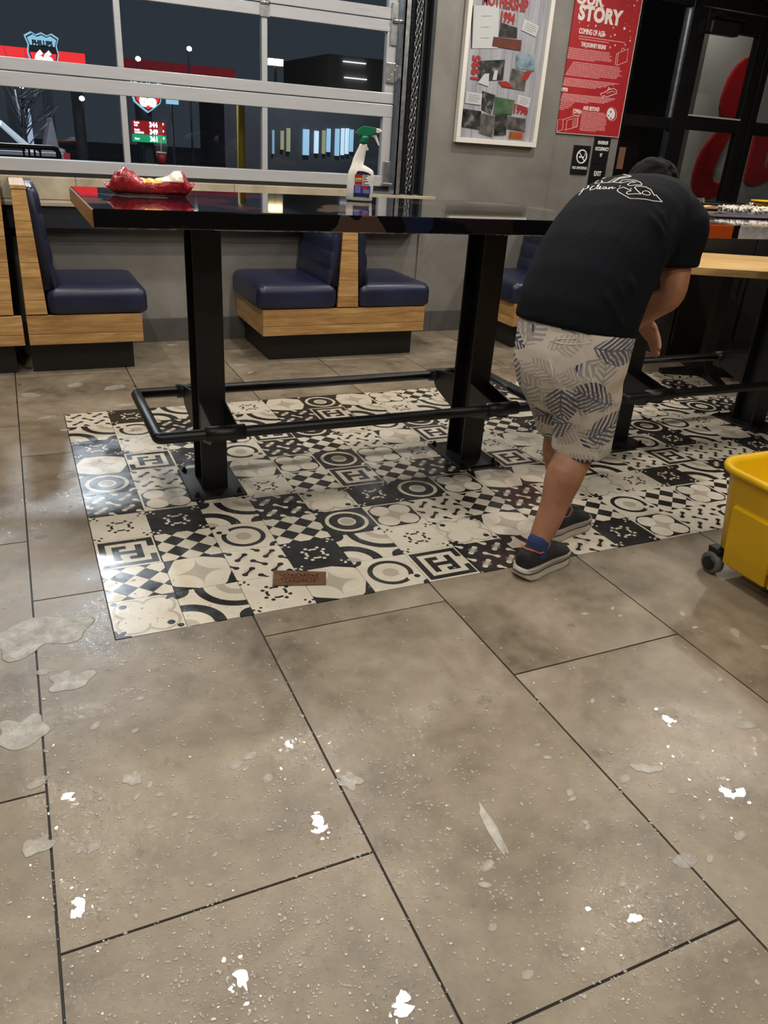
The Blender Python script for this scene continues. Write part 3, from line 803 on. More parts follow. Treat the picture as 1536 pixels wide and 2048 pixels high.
MB().box(.02, .065, -.03, .02, .0475, .0525).build('resealable_flap', plain('white_film', rgb(226, 222, 212), .25), wp, local=True, bevel=.002)

# ------------------------------------------------------------------ mop bucket
M_yel = plain('yellow_plastic', rgb(226, 180, 12), .36, 0, .06, 6, .05)
mk = thing('mop_bucket', (2.36, 1.44, 0), 'yellow plastic mop bucket on grey casters beside the patterned tiles', 'bucket')
def rrect(x0, x1, y0, y1, z, r, n=7):
    out = []
    for (cx, cy, a0) in ((x1-r, y1-r, 0), (x0+r, y1-r, 90), (x0+r, y0+r, 180), (x1-r, y0+r, 270)):
        for k in range(n+1):
            a = math.radians(a0+90*k/n); out.append((cx+r*math.cos(a), cy+r*math.sin(a), z))
    return out
bx0, bx1, by0, by1 = 2.105, 2.60, 1.02, 1.765
rg = [rrect(bx0+.052, bx1-.05, by0+.05, by1-.075, .105, .05), rrect(bx0+.04, bx1-.04, by0+.045, by1-.06, .115, .06), rrect(bx0+.016, bx1-.016, by0+.02, by1-.025, .36, .09), rrect(bx0+.012, bx1-.012, by0+.016, by1-.02, .395, .10),
      rrect(bx0-.004, bx1+.004, by0-.004, by1+.004, .398, .11), rrect(bx0-.008, bx1+.008, by0-.008, by1+.008, .408, .115), rrect(bx0-.004, bx1+.004, by0-.004, by1+.004, .420, .11), rrect(bx0+.010, bx1-.010, by0+.012, by1-.012, .421, .10), rrect(bx0+.022, bx1-.022, by0+.025, by1-.028, .405, .095), rrect(bx0+.05, bx1-.05, by0+.06, by1-.07, .13, .06)]
MB().loft(rg).build('tub', M_yel, mk, True)
for (ya, yb, zb) in ((1.47, 1.648, .055), (1.14, 1.455, .055)):
    k_ = MB().loft([rrect(bx0+.055, bx1-.055, ya+.008, yb-.008, zb, .012), rrect(bx0+.046, bx1-.046, ya, yb, zb+.008, .015), rrect(bx0+.040, bx1-.040, ya, yb, .128, .015)])
    for (xo, sg) in ((bx0, 1), (bx1, -1)):
        k_.loft([[(xo+sg*a, ya+q, z), (xo+sg*b, ya+q, z), (xo+sg*b, yb-q, z), (xo+sg*a, yb-q, z)] for (a, b, q, z) in ((.043, .052, 0, .066), (.033, .046, 0, .128), (.016, .028, 0, .285), (.022, .028, .008, .30))])
    k_.build('skirt', M_yel, mk)
M_castor = plain('grey_rubber', rgb(96, 96, 96), .5)
for (wx, wy) in ((2.165, 1.692), (2.54, 1.692), (2.165, 1.075), (2.54, 1.075)):
    f = MB().prism([(wy-.028, .10), (wy+.028, .10), (wy+.02, .06), (wy+.012, .04), (wy-.012, .04), (wy-.02, .06)], 'yz', wx-.022, wx+.022).build('caster_fork', M_blackmetal, mk, bevel=.003)
    MB().lathe([(.024, -.017), (.036, -.017), (.041, -.012), (.041, .012), (.036, .017), (.024, .017)], 28, (wx-.012, wy, .0412), axis='x').build('wheel', M_castor, f, True)
    MB().lathe([(.012, -.022), (.026, -.021), (.026, .021), (.012, .022)], 20, (wx-.012, wy, .0412), axis='x').build('hub', M_blackmetal, f, True)

# ------------------------------------------------------------------ mop gear on the right hand table
ZT = 1.1055

hz = 1.1425
q0, q1 = Vector((2.78, 3.52, hz)), Vector((3.60, 3.222, hz))
mh = thing('chrome_pole', (3.2, 3.33, ZT), 'chrome mop handle with hex coupling lying across the bright table', 'handle')
MB().tube([q0, q1], .0085, 12).build('chrome_tube', Mat('chrome', rgb(210, 208, 204), .12, 1.0).m, mh, True)
dd = (q1-q0).normalized()
M_bronze = plain('worn_nickel', rgb(150, 136, 116), .28, .9)
nc = q0+dd*.565
MB().tube([nc, nc+dd*.022], .024, 6).build('hex_coupling', M_bronze, mh)
MB().tube([nc+dd*.026, nc+dd*.036], .020, 6).tube([nc+dd*.038, nc+dd*.05], .026, 6).build('hex_coupling', M_bronze, mh)
MB().tube([q1, q1+dd*.03], .016, 12).build('end_knob', M_bronze, mh, True)
mo = thing('fringed_mop', (3.55, 3.13, ZT), 'fluffy white microfibre mop head on the bright table', 'mop head')
MB().box(3.32, 3.86, 3.055, 3.16, ZT, ZT+.022).build('pad', plain('white_microfibre', rgb(206, 200, 188), .8), mo, bevel=.006)
rnd = random.Random(3); ft = MB()
for k in range(520):
    a = Vector((rnd.uniform(3.30, 3.88), rnd.uniform(3.05, 3.165), ZT+.016)); dv = Vector((rnd.uniform(-1, 1), rnd.uniform(-1.1, .9), rnd.uniform(.1, 1.1))).normalized()
    l = rnd.uniform(.022, .034); b = a+dv*l*.55+Vector((0, 0, .006)); c_ = a+dv*l
    c_.z = max(ZT+.006, c_.z-.004)
    ft.tube([a, b, c_], [.0042, .0048, .0032], 5)
ff = ft.build('fringe', plain('white_microfibre_tufts', rgb(214, 209, 198), .85), mo, True); ff['kind'] = 'stuff'
dpn = thing('dust_pan', (3.95, 3.27, ZT), 'yellow flat mop holder standing behind the white mop head', 'mop holder')
MB().prism([(3.72, 1.142), (3.735, 1.160), (4.15, 1.160), (4.15, 1.1056), (3.80, 1.1056)], 'xz', 3.25, 3.30).build('holder_body', plain('dark_yellow_plastic', rgb(150, 112, 20), .4), dpn, bevel=.003)
MB().box(3.715, 4.16, 3.235, 3.32, 1.1605, 1.168).build('holder_plate', plain('bright_yellow_plastic', rgb(226, 186, 40), .35), dpn, bevel=.002)
ws = thing('scraper', (3.45, 3.3, ZT), 'small pale wooden scraper lying under the chrome mop handle', 'scraper')
MB().prism([(3.30, 1.1058), (3.57, 1.1058), (3.565, 1.118), (3.50, 1.124), (3.42, 1.116), (3.35, 1.124)], 'xz', 3.37, 3.41).build('blade_block', M_butcher, ws, bevel=.001)
MB().box(3.36, 3.55, 3.33, 3.369, 1.1058, 1.111).build('blade', M_blackmetal, ws)
cl2 = MB().prism([(3.02, 2.88), (3.9, 2.82), (3.95, 3.02), (3.06, 3.03)], 'xy', ZT, ZT+.006).build('folded_cloth', plain('purple_navy_cloth', rgb(40, 24, 52), .7, 0, .5, 5), bevel=.002)
tag(cl2, 'dark purple folded cloth lying in front of the white mop', 'cloth')

# ------------------------------------------------------------------ the person bending over
M_skin = Mat('skin', rgb(150, 102, 76), .5)
M_skin.set('Base Color', M_skin.ramp(M_skin.noise(M_skin.coord('Object'), 9, 4), [(.3, rgb(140, 94, 70)), (.7, rgb(178, 128, 100))]))
M_skin.b.inputs['Subsurface Weight'].default_value = .08; M_skin.b.inputs['Subsurface Radius'].default_value = (.02, .008, .005)
M_skin = M_skin.m
M_hair = Mat('black_hair', rgb(14, 13, 13), .7, 0, .12); M_hair.bump(M_hair.noise(M_hair.coord('Object'), 120, 4, .6, 1.0), .9, .01); M_hair = M_hair.m
M_shirt = Mat('black_cotton', rgb(15, 18, 23), .9, 0, .12)
M_shirt.bump(M_shirt.noise(M_shirt.coord('Object', (1, 1, .5)), 14, 3, .5, .8), .35, .012); M_shirt = M_shirt.m
M_shorts = Mat('leaf_print_cotton', rough=.8)
def frond_layer(M, scale, seed, dens, freq):
    """palm fronds: one leaf per cell, turned at random, with leaflets along a midrib"""
    sx = M.nt.nodes.new('ShaderNodeSeparateXYZ'); M.nt.links.new(M.coord('Object'), sx.inputs[0])
    X, Y_, Z_ = (N(M.nt, sx.outputs[k]) for k in range(3))
    nw = M.nt.nodes.new('ShaderNodeTexNoise'); nw.inputs['Scale'].default_value = 7; M.nt.links.new(M.coord('Object'), nw.inputs[0])
    w = N(M.nt, nw.outputs[0])*.05
    pu = X*.79-Y_*.61+seed+w; pv = Z_+seed*.7+w
    cb = M.nt.nodes.new('ShaderNodeCombineXYZ'); M.link(pu, cb.inputs[0]); M.link(pv, cb.inputs[1])
    vo = M.nt.nodes.new('ShaderNodeTexVoronoi'); vo.voronoi_dimensions = '2D'; vo.inputs['Scale'].default_value = scale
    M.nt.links.new(cb.outputs[0], vo.inputs['Vector'])
    po = M.nt.nodes.new('ShaderNodeSeparateXYZ'); M.nt.links.new(vo.outputs['Position'], po.inputs[0])
    co = M.nt.nodes.new('ShaderNodeSeparateColor'); M.nt.links.new(vo.outputs['Color'], co.inputs[0])
    dx, dy = pu-N(M.nt, po.outputs[0]), pv-N(M.nt, po.outputs[1])
    an = N(M.nt, co.outputs[0])*6.28
    a, b = dx*an.cos()+dy*an.sin(), dy*an.cos()-dx*an.sin()
    L = .66/scale
    env = (b.abs()-(1.0-(a/L)*(a/L))*(L*.62)).lt(0)
    st = ((a-b.abs()*.9)*freq).fract().lt(dens)
    return env*st.max(b.abs().lt(.0022))*N(M.nt, co.outputs[1]).gt(.30), env*N(M.nt, co.outputs[2]).gt(.72)
l1, s1_ = frond_layer(M_shorts, 8.0, 3.1, .55, 58)
l3, s3_ = frond_layer(M_shorts, 11.0, 9.3, .6, 64)
l2, s2_ = frond_layer(M_shorts, 9.0, 5.7, .55, 50)
n_ = M_shorts.noise(M_shorts.coord('Object'), 10, 3)
c = M_shorts.mix(l3, rgb(198, 189, 177), rgb(168, 160, 152)); c = M_shorts.mix(l2, c, rgb(150, 146, 144)); c = M_shorts.mix(l1, c, M_shorts.ramp(n_, [(.35, rgb(60, 68, 90)), (.65, rgb(104, 108, 120))])); c = M_shorts.mix(s1_*l2, c, rgb(52, 62, 92))
M_shorts.set('Base Color', c); M_shorts.bump(M_shorts.noise(M_shorts.coord('Object', (1, 1, .6)), 12, 3, .5, .9), .4, .012); M_shorts = M_shorts.m
M_sock = plain('blue_sock', rgb(38, 56, 98), .9, 0, .1, 40, .2)
M_shoe = plain('charcoal_knit', rgb(30, 31, 33), .75, 0, .15, 60, .25)
M_sole = plain('off_white_sole', rgb(190, 182, 168), .55, 0, .08, 20)
M_orange = plain('orange_trim', rgb(214, 106, 62), .6)

PO = Vector((1.66, 2.03, 0))
pe = thing('person', PO, 'person in black t-shirt and leaf print shorts bending forward beside the table', 'person')
def ell_ring(c, tang, right, a, b, n=28, e=.82):
    t = Vector(tang).normalized(); r = (Vector(right)-t*Vector(right).dot(t)).normalized(); d = r.cross(t).normalized()
    out = []
    for k in range(n):
        th = 2*math.pi*k/n; c_, s_ = math.cos(th), math.sin(th)
        out.append(Vector(c)+r*(a*math.copysign(abs(c_)**e, c_))+d*(b*math.copysign(abs(s_)**e, s_)))
    return out
def right_of(deg):
    p = math.radians(deg); return (math.sin(p), -math.cos(p), 0)
def spine_loft(mb, rows, grow=0.0):
    pts = [Vector(r[0]) for r in rows]; rings = []
    for i, (c_, a, b, ph) in enumerate(rows):
        t = pts[min(i+1, len(pts)-1)]-pts[max(i-1, 0)]
        rings.append(ell_ring(c_, t, right_of(ph), a+grow, b+grow))
    mb.loft(rings)
def limb(mb, pts, rad, n=18, sub=5):
    """tapered limb through joints, rounded ends"""
    P_ = [Vector(p) for p in pts]; out, rr = [], []
    for i in range(len(P_)-1):
        p0 = P_[max(i-1, 0)]; p1 = P_[i]; p2 = P_[i+1]; p3 = P_[min(i+2, len(P_)-1)]
        for q in range(sub):
            t = q/sub
            out.append(.5*((2*p1)+(p2-p0)*t+(2*p0-5*p1+4*p2-p3)*t*t+(3*p1-p0-3*p2+p3)*t**3))
            tt = t*t*(3-2*t); rr.append(rad[i]+(rad[i+1]-rad[i])*tt)
    out.append(P_[-1]); rr.append(rad[-1])
    d0 = (out[0]-out[1]).normalized(); d1 = (out[-1]-out[-2]).normalized()
    out = [out[0]+d0*rr[0]*.8, out[0]+d0*rr[0]*.5]+out+[out[-1]+d1*rr[-1]*.5, out[-1]+d1*rr[-1]*.8]
    rr = [rr[0]*.4, rr[0]*.82]+rr+[rr[-1]*.82, rr[-1]*.4]
    mb.tube(out, rr, n)
def ball(mb, c, rx, ry, rz, n=14, rot=None):
    rings = []
    for i in range(1, n):
        a = math.pi*i/n; ring = []
        for k in range(2*n):
            b = math.pi*k/n; p = Vector((rx*math.sin(a)*math.cos(b), ry*math.sin(a)*math.sin(b), rz*math.cos(a)))
            if rot is not None: p = rot @ p
            ring.append(Vector(c)+p)
        rings.append(ring)
    mb.loft(rings)

SPINE = [((1.630, 2.035, .825), .202, .166, 9), ((1.638, 2.038, .88), .202, .168, 9), ((1.664, 2.050, .95), .202, .168, 9),
         ((1.706, 2.070, 1.02), .203, .163, 9), ((1.762, 2.096, 1.085), .205, .153, 9), ((1.828, 2.128, 1.140), .206, .138, 10),
         ((1.892, 2.160, 1.176), .200, .120, 11), ((1.950, 2.192, 1.195), .176, .100, 12), ((1.995, 2.225, 1.205), .120, .078, 14), ((2.025, 2.250, 1.206), .075, .062, 16)]
SHR, SHL = Vector((1.985, 2.030, 1.150)), Vector((1.915, 2.355, 1.130))
ELR, WRR = Vector((1.985, 2.000, .935)), Vector((1.955, 2.186, .770))
ELL, WRL = Vector((2.06, 2.47, .93)), Vector((2.10, 2.26, .80))
HD = Vector((2.112, 2.338, 1.212))
hdir = Vector((.62, .66, -.42)).normalized()           # where the face looks
hup = (Vector((0, 0, 1))-hdir*hdir.z).normalized(); hrt = hdir.cross(hup)
hrot = Matrix((hrt, hdir, hup)).transposed()
# ---- body: legs, torso core, arms, hands, neck, head as one skin
bd = MB()
HIPR, HIPL = Vector((1.668, 1.945, .78)), Vector((1.648, 2.135, .78))
KNR, KNL = Vector((1.690, 1.965, .455)), Vector((1.770, 2.180, .45))
ANR, ANL = Vector((1.528, 1.906, .095)), Vector((1.772, 2.118, .095))
limb(bd, [HIPR, KNR+(HIPR-KNR)*.45, KNR, KNR+(ANR-KNR)*.30+Vector((-.016, -.004, 0)), KNR+(ANR-KNR)*.66, ANR, ANR+Vector((.02, .004, -.06))], [.092, .080, .062, .065, .048, .036, .036])
limb(bd, [HIPL, KNL+(HIPL-KNL)*.45, KNL, KNL+(ANL-KNL)*.30+Vector((-.016, -.004, 0)), KNL+(ANL-KNL)*.66, ANL, ANL+Vector((.02, .004, -.06))], [.092, .080, .060, .061, .046, .036, .036])
spine_loft(bd, [(c_, a-.03, b-.03, p) for c_, a, b, p in SPINE[:8]]+[((2.0, 2.235, 1.2), .075, .065, 20), ((2.05, 2.28, 1.206), .058, .058, 30), (HD, .055, .055, 36)])
limb(bd, [SHR, (SHR+ELR)/2, ELR, ELR+(WRR-ELR)*.35, WRR], [.058, .052, .043, .044, .030])
limb(bd, [SHL, (SHL+ELL)/2, ELL, ELL+(WRL-ELL)*.35, WRL], [.058, .052, .043, .044, .030])
def hand(mb, wr, along, palm, side, curl):
    """palm and five fingers; along: towards the fingertips, palm: out of the palm, side: towards the thumb"""
    a, p_, s = Vector(along).normalized(), Vector(palm).normalized(), Vector(side).normalized()
    base = []
    for i, (o, ln) in enumerate(((.028, .074), (.009, .082), (-.010, .076), (-.028, .060))):
        k0 = wr+a*.088+s*o
        limb(mb, [wr+a*.02+s*o*.6, wr+a*.055+s*o*.9, k0], [.0165, .0155, .0125], 10, 3)
        pts = [k0]; d = a.copy(); q = k0
        for j in range(3):
            an = curl*(.75+.35*j); d = (a*math.cos(an)+p_*math.sin(an)); q = q+d*ln*(.45, .32, .25)[j]; pts.append(q.copy()); curl_ = an
        limb(mb, pts, [.0105, .0098, .0088, .0075], 10, 3)
    t0 = wr+a*.03+s*.026
    limb(mb, [wr+a*.012+s*.012, t0, t0+(a*.5+s*.75+p_*.35).normalized()*.038, t0+(a*.9+s*.42+p_*.7).normalized()*.068], [.017, .0145, .0115, .009], 10, 3)
hand(bd, WRR, (WRR-ELR)+Vector((-.03, .05, -.02)), (-.6, .5, -.1), (.25, .3, .9), .75)
hand(bd, WRL, (WRL-ELL), (-.5, -.4, -.5), (-.2, -.5, .8), .75)
ball(bd, HD, .075, .092, .108, 14, hrot)
ball(bd, HD+hdir*.035-hup*.055, .052, .055, .055, 12, hrot)                 # jaw
limb(bd, [HD+hdir*.085+hup*.012, HD+hdir*.108-hup*.024], [.009, .014], 10, 3)  # nose
limb(bd, [HD+hdir*.086-hup*.052-hrt*.022, HD+hdir*.094-hup*.054, HD+hdir*.086-hup*.052+hrt*.022], [.006, .008, .006], 8, 3)  # lips
for sg in (-1, 1):
    ball(bd, HD+hrt*(.076*sg)-hdir*.008-hup*.008, .010, .019, .031, 8, hrot)  # ears
    limb(bd, [HD+hdir*.083+hup*.028+hrt*(.014*sg), HD+hdir*.074+hup*.03+hrt*(.048*sg)], [.007, .006], 8, 2)  # brow
mesh_obj('body', remesh(bd, .0055, 3), M_skin, pe)
for sg in (-1, 1):
    ey = MB(); ball(ey, HD+hdir*.080+hup*.012+hrt*(.031*sg), .012, .008, .007, 8, hrot); ey.build('eye', M_whitep, pe, True)
# ---- hair: cap of short dark hair
hr = MB()
ball(hr, HD-hdir*.014+hup*.018, .086, .096, .106, 16, hrot)
rnd = random.Random(5)
for k in range(420):
    a = math.acos(rnd.uniform(-.25, 1)); b = rnd.uniform(0, 2*math.pi)
    n_ = hrot @ Vector((math.sin(a)*math.cos(b), math.sin(a)*math.sin(b), math.cos(a)))
    if n_.dot(hdir) > .62: continue
    q = HD-hdir*.014+hup*.018+Vector((n_.x*.088, n_.y*.092, n_.z*.104))
    ball(hr, q, .010, .010, .010, 4)
hm = remesh(hr, .006, 1)
# clear the face
bm = bmesh.new(); bm.from_mesh(hm)
bmesh.ops.delete(bm, geom=[v for v in bm.verts if (v.co-HD).dot(hdir) > .048 and (v.co-HD).dot(hup) < .062 or (v.co-HD).dot(hup) < -.058], context='VERTS')
bm.to_mesh(hm); bm.free()
mesh_obj('hair', hm, M_hair, pe)
# ---- t-shirt
sh = MB()
spine_loft(sh, SPINE)
SLR = ELR+(SHR-ELR)*.38
limb(sh, [SHR+Vector((-.09, .10, .005)), SHR+Vector((-.015, .0, .0)), SHR+(SLR-SHR)*.5], [.095, .094, .086], 22)
limb(sh, [SHL+Vector((-.02, -.1, .01)), SHL, SHL+(ELL-SHL)*.5], [.095, .092, .084], 22)
for cc, tt in ((SHR, SLR), (SHL, ELL+(SHL-ELL)*.22)):
    d = (tt-cc); rings = []
    for q, r_ in ((.30, .086), (.6, .081), (.9, .079), (1.0, .079)):
        rings.append(ell_ring(cc+d*q, d, (1, .2, 0), r_, r_*.92, 24, .95))
    sh.loft(rings)
rnd = random.Random(9)
def fold(mb, pts, r): limb(mb, pts, [r*.25, r, r, r*.25] if len(pts) == 4 else [r*.3, r, r*.3], 10, 4)
shm = remesh(sh, .008, 5)
bv0 = BVHTree.FromPolygons([v.co for v in shm.vertices], [list(p.vertices) for p in shm.polygons])
fm = MB(); fm.v = [tuple(v.co) for v in shm.vertices]; fm.f = [list(p.vertices) for p in shm.polygons]; fm.mi = [0]*len(fm.f)
def on(bv, px, py, lift=0.0):
    d = ray(px, py).normalized(); h = bv.ray_cast(CAMP, d)
    return (h[0]-d*lift, h[1]) if h[0] is not None else (None, None)
for line in ([(1195, 560), (1215, 600), (1236, 640), (1246, 660)], [(1226, 540), (1240, 585), (1250, 630)], [(1252, 545), (1262, 570), (1268, 600)], [(1285, 420), (1305, 440), (1318, 462), (1326, 480)], [(1300, 405), (1318, 430), (1330, 455)],
             [(1352, 430), (1340, 460), (1330, 495), (1322, 520)], [(1070, 655), (1130, 650), (1190, 662), (1245, 672)]):
    pts = [on(bv0, *p, -.006)[0] for p in line]
    if all(p is not None for p in pts): fold(fm, pts, .0135)
shm = remesh(fm, .0065, 4)
shirt = mesh_obj('t_shirt', shm, M_shirt, pe)
bv = BVHTree.FromPolygons([v.co+PO for v in shm.vertices], [list(p.vertices) for p in shm.polygons])
# ---- print on the back of the shirt, white outline lettering lying on the cloth
def zz(p): return (1110+p[0]*310/1536, 310+p[1]*190/941)
STROKES = [([(235, 400), (262, 370), (290, 325), (318, 302), (334, 306), (318, 330), (282, 345), (250, 362)], 2.0),
 ([(300, 338), (325, 328), (335, 318)], 1.6),
 ([(392, 308), (372, 312), (348, 335), (350, 350), (385, 340)], 1.9), ([(385, 342), (420, 320), (440, 294), (425, 300), (412, 330), (428, 340)], 1.6),
 ([(430, 335), (456, 320), (450, 311), (436, 325), (446, 340), (466, 332)], 1.6), ([(508, 318), (484, 316), (470, 333), (490, 338), (510, 320), (506, 336), (522, 334)], 1.6),
 ([(525, 340), (540, 318), (536, 338), (556, 322), (570, 318), (566, 337), (600, 324)], 1.6),
 ([(642, 310), (645, 313)], 3.4), ([(752, 336), (755, 339)], 3.4),
 ([(680, 320), (735, 345), (755, 356), (715, 365), (708, 380), (728, 390), (800, 385), (855, 388), (815, 352), (788, 322), (800, 313), (850, 311), (900, 318), (950, 345), (985, 402), (1000, 396), (1062, 465), (970, 455), (900, 440), (830, 434), (745, 432), (690, 402), (622, 362), (618, 345), (636, 330), (665, 325), (680, 320)], 1.5),
 ([(863, 378), (872, 362), (900, 355), (930, 364), (946, 382), (938, 397), (910, 399), (880, 392), (863, 378)], 1.4),
 ([(640, 276), (665, 250), (720, 244), (790, 250), (848, 272), (860, 288), (858, 300), (800, 298), (740, 306), (718, 294), (742, 278), (800, 270), (770, 262), (715, 264), (660, 278), (640, 276)], 1.4),
 ([(395, 285), (405, 268), (440, 245), (500, 222), (580, 205), (680, 193), (750, 208), (752, 216), (715, 222), (640, 236), (575, 270), (640, 275)], 1.4),
 ([(400, 284), (455, 278), (465, 252), (470, 276), (520, 274), (600, 232), (690, 212), (740, 214)], 1.4),
 ([(500, 275), (556, 272), (640, 228), (700, 220)], 1.3), ([(470, 236), (540, 212), (620, 198)], 2.6)]
pr = MB()
for pts, wd in STROKES:
    dense = []
    for a, b in zip(pts, pts[1:]):
        n_ = max(2, int(math.hypot(a[0]-b[0], a[1]-b[1])/9))
        dense += [(a[0]+(b[0]-a[0])*k/n_, a[1]+(b[1]-a[1])*k/n_) for k in range(n_)]
    dense.append(pts[-1])
    run = []
    for p in dense+[None]:
        h = on(bv, *zz(p), .0008)[0] if p else None
        if h is not None and (not run or (h-run[-1]).length < .06): run.append(h)
        else:
            if len(run) > 1: pr.tube(run, wd*.00092, 6)
            run = [h] if h is not None else []
if pr.v: pr.build('shirt_print', plain('white_screen_print', rgb(214, 210, 200), .7), shirt)
# ---- shorts
so = MB()
spine_loft(so, [((1.655, 2.035, .58), .15, .115, 8), ((1.640, 2.03, .64), .175, .145, 8), ((1.630, 2.026, .70), .188, .160, 8), ((1.630, 2.028, .76), .190, .163, 8), ((1.634, 2.030, .82), .195, .158, 10), ((1.64, 2.033, .88), .185, .15, 10)])
def short_leg(hip, kn, rows):
    rings = []
    d = kn-hip
    for q, a, b, dx, dy in rows: rings.append(ell_ring(hip+d*q+Vector((dx, dy, 0)), d, right_of(8), a, b, 24, .92))
    so.loft(rings)
short_leg(HIPR, KNR, [(-.02, .085, .120, -.03, .01), (.25, .100, .130, -.025, .005), (.5, .100, .124, -.012, 0), (.75, .098, .110, -.004, 0), (.95, .098, .100, 0, 0), (1.10, .100, .098, 0, 0), (1.13, .097, .095, 0, 0)])
short_leg(HIPL, KNL, [(-.02, .085, .120, -.02, -.01), (.25, .098, .126, -.04, 0), (.5, .098, .120, -.035, 0), (.75, .095, .105, -.02, 0), (.95, .095, .097, -.01, 0), (1.06, .096, .095, -.008, 0), (1.09, .094, .092, -.008, 0)])
som = remesh(so, .008, 5)
bvs = BVHTree.FromPolygons([v.co for v in som.vertices], [list(p.vertices) for p in som.polygons])
fm = MB(); fm.v = [tuple(v.co) for v in som.vertices]; fm.f = [list(p.vertices) for p in som.polygons]; fm.mi = [0]*len(fm.f)
for line in ([(1108, 790), (1120, 830), (1128, 860)], [(1190, 760), (1175, 800), (1168, 850), (1170, 880)], [(1105, 760), (1140, 790), (1185, 800)], [(1215, 770), (1200, 820), (1192, 870)], [(1096, 700), (1104, 750), (1112, 785)]):
    pts = [on(bvs, *p, -.005)[0] for p in line]
    if all(p is not None for p in pts): fold(fm, pts, .012)
som = remesh(fm, .007, 3)
shorts = mesh_obj('shorts', som, M_shorts, pe)
bvs = BVHTree.FromPolygons([v.co+PO for v in som.vertices], [list(p.vertices) for p in som.polygons])
pk = MB(); run = [on(bvs, x_, y_, .001)[0] for x_, y_ in ((1101, 681), (1120, 678), (1150, 677), (1185, 678), (1180, 686), (1150, 689), (1120, 687), (1101, 681))]
if all(p is not None for p in run): pk.tube(run, .0016, 6); pk.build('back_pocket', plain('pocket_seam', rgb(204, 196, 184), .8), shorts)
bl_ = [on(bvs, 1066, y_, .002)[0] for y_ in (648, 655, 662)]
if all(p is not None for p in bl_): MB().tube(bl_, .004, 6).build('belt_loop', plain('belt_loop_cloth', rgb(70, 76, 94), .8), shorts)
# ---- socks and shoes
def shoe(c, deg, an):
    root = pe
    R = Matrix.Rotation(math.radians(deg), 3, 'Z')
    def L(x, y, z): return Vector(c)+R @ Vector((x*.94, y*1.03, z*1.12))
    s = MB(); rings = []
    for (x, hw, z0, z1, e) in ((-.136, .016, .036, .078, .9), (-.130, .030, .03, .094, .9), (-.108, .037, .03, .102, .85), (-.07, .039, .03, .088, .85), (-.03, .040, .03, .084, .85), (.01, .043, .03, .094, .9), (.05, .047, .03, .078, .9), (.09, .048, .03, .061, .9), (.12, .041, .03, .053, .9), (.138, .026, .03, .047, .9), (.146, .010, .032, .040, .9)):
        ring = []
        for k in range(20):
            th = 2*math.pi*k/20; c_, s_ = math.cos(th), math.sin(th)
            ring.append(L(x, hw*math.copysign(abs(c_)**e, c_)*(1 if s_ < .3 else .86), (z0+z1)/2+(z1-z0)/2*math.copysign(abs(s_)**.8, s_)))
        rings.append(ring)
    s.loft(rings)
    o = s.build('shoe', M_shoe, root, True)
    out = []
    prof = [(-.146, .0), (-.142, .022), (-.125, .036), (-.09, .043), (-.04, .041), (.01, .044), (.06, .051), (.10, .050), (.13, .038), (.148, .018), (.153, 0)]
    poly = prof+[(x, -y) for x, y in prof[-2:0:-1]]
    rings = []
    for (z, g, lift) in ((.0008, -.006, 1), (.006, 0, 1), (.026, .002, 0), (.038, -.001, 0), (.040, -.006, 0)):
        rings.append([L(x*(1+g*6), y+math.copysign(g, y) if abs(y) > 1e-4 else 0, z+(lift*.012*max(0, (x-.07)/.08)**2)+(lift*.010*max(0, (-x-.10)/.046)**2)) for x, y in poly])
    so_ = MB().loft(rings).build('sole', M_sole, o, True)
    MB().tube([L(x*1.012, y*1.03, .0265) for x, y in poly], .0022, 6, True).build('sole_stripe', M_blackmetal, so_)
    cp = [L(x, y, z) for x, y, z in ((-.128, 0, .104), (-.115, .026, .102), (-.08, .034, .086), (-.04, .034, .083), (-.008, .026, .098), (.006, 0, .104), (-.008, -.026, .098), (-.04, -.034, .083), (-.08, -.034, .086), (-.115, -.026, .102))]
    MB().tube(cp, .0021, 6, True).build('collar_trim', M_orange, o)
    lc = MB()
    for q in range(4):
        x = .012+q*.022; z = .098-q*.009
        lc.tube([L(x, -.026, z-.014), L(x+.006, 0, z+.0), L(x, .026, z-.014)], .0024, 5)
    lc.tube([L(.02, 0, .098), L(.012, .012, .115), L(.026, .02, .112), L(.034, .024, .09)], .002, 5)
    lc.build('laces', M_blackmetal, o)
    sk = MB(); a0 = Vector(an)
    b0 = L(-.055, 0, .06)
    limb(sk, [b0, b0+(a0-b0)*.5, a0+Vector((-.0, 0, .012))], [.040, .0395, .0385], 18)
    sk.build('sock', M_sock, root, True)
shoe((1.568, 1.918, 0), 20, (1.530, 1.906, .108))
shoe((1.822, 2.128, 0), 18, (1.773, 2.118, .108))

# ------------------------------------------------------------------ framed display on the pier
WY = RY1-.012
fx0, fx1, fz0, fz1 = 2.962, 3.648, 1.352, 2.62
fd = thing('display_frame', ((fx0+fx1)/2, WY, fz0), 'white shadow box frame of red years, papers and photographs on the grey wall', 'picture frame')
fw_ = .032
for (a, b, c_, d_) in ((fx0, fx1, fz0, fz0+fw_), (fx0, fx1, fz1-fw_, fz1)): MB().box(a, b, WY-.045, WY-.0005, c_, d_).build('frame_rail', M_white, fd, bevel=.002)
for (a, b) in ((fx0, fx0+fw_), (fx1-fw_, fx1)): MB().box(a, b, WY-.045, WY-.0005, fz0+fw_+.0002, fz1-fw_-.0002).build('frame_stile', M_white, fd, bevel=.002)
BY = WY-.012
M_pl = Mat('printed_pale_planks', rough=.6)
u, v, z_ = M_pl.uv(1.0)
seam = ((u*11.0+.3).fract()).lt(.03)
ns = M_pl.noise(M_pl.coord('Object', (8, 8, 1)), 2.5, 5)
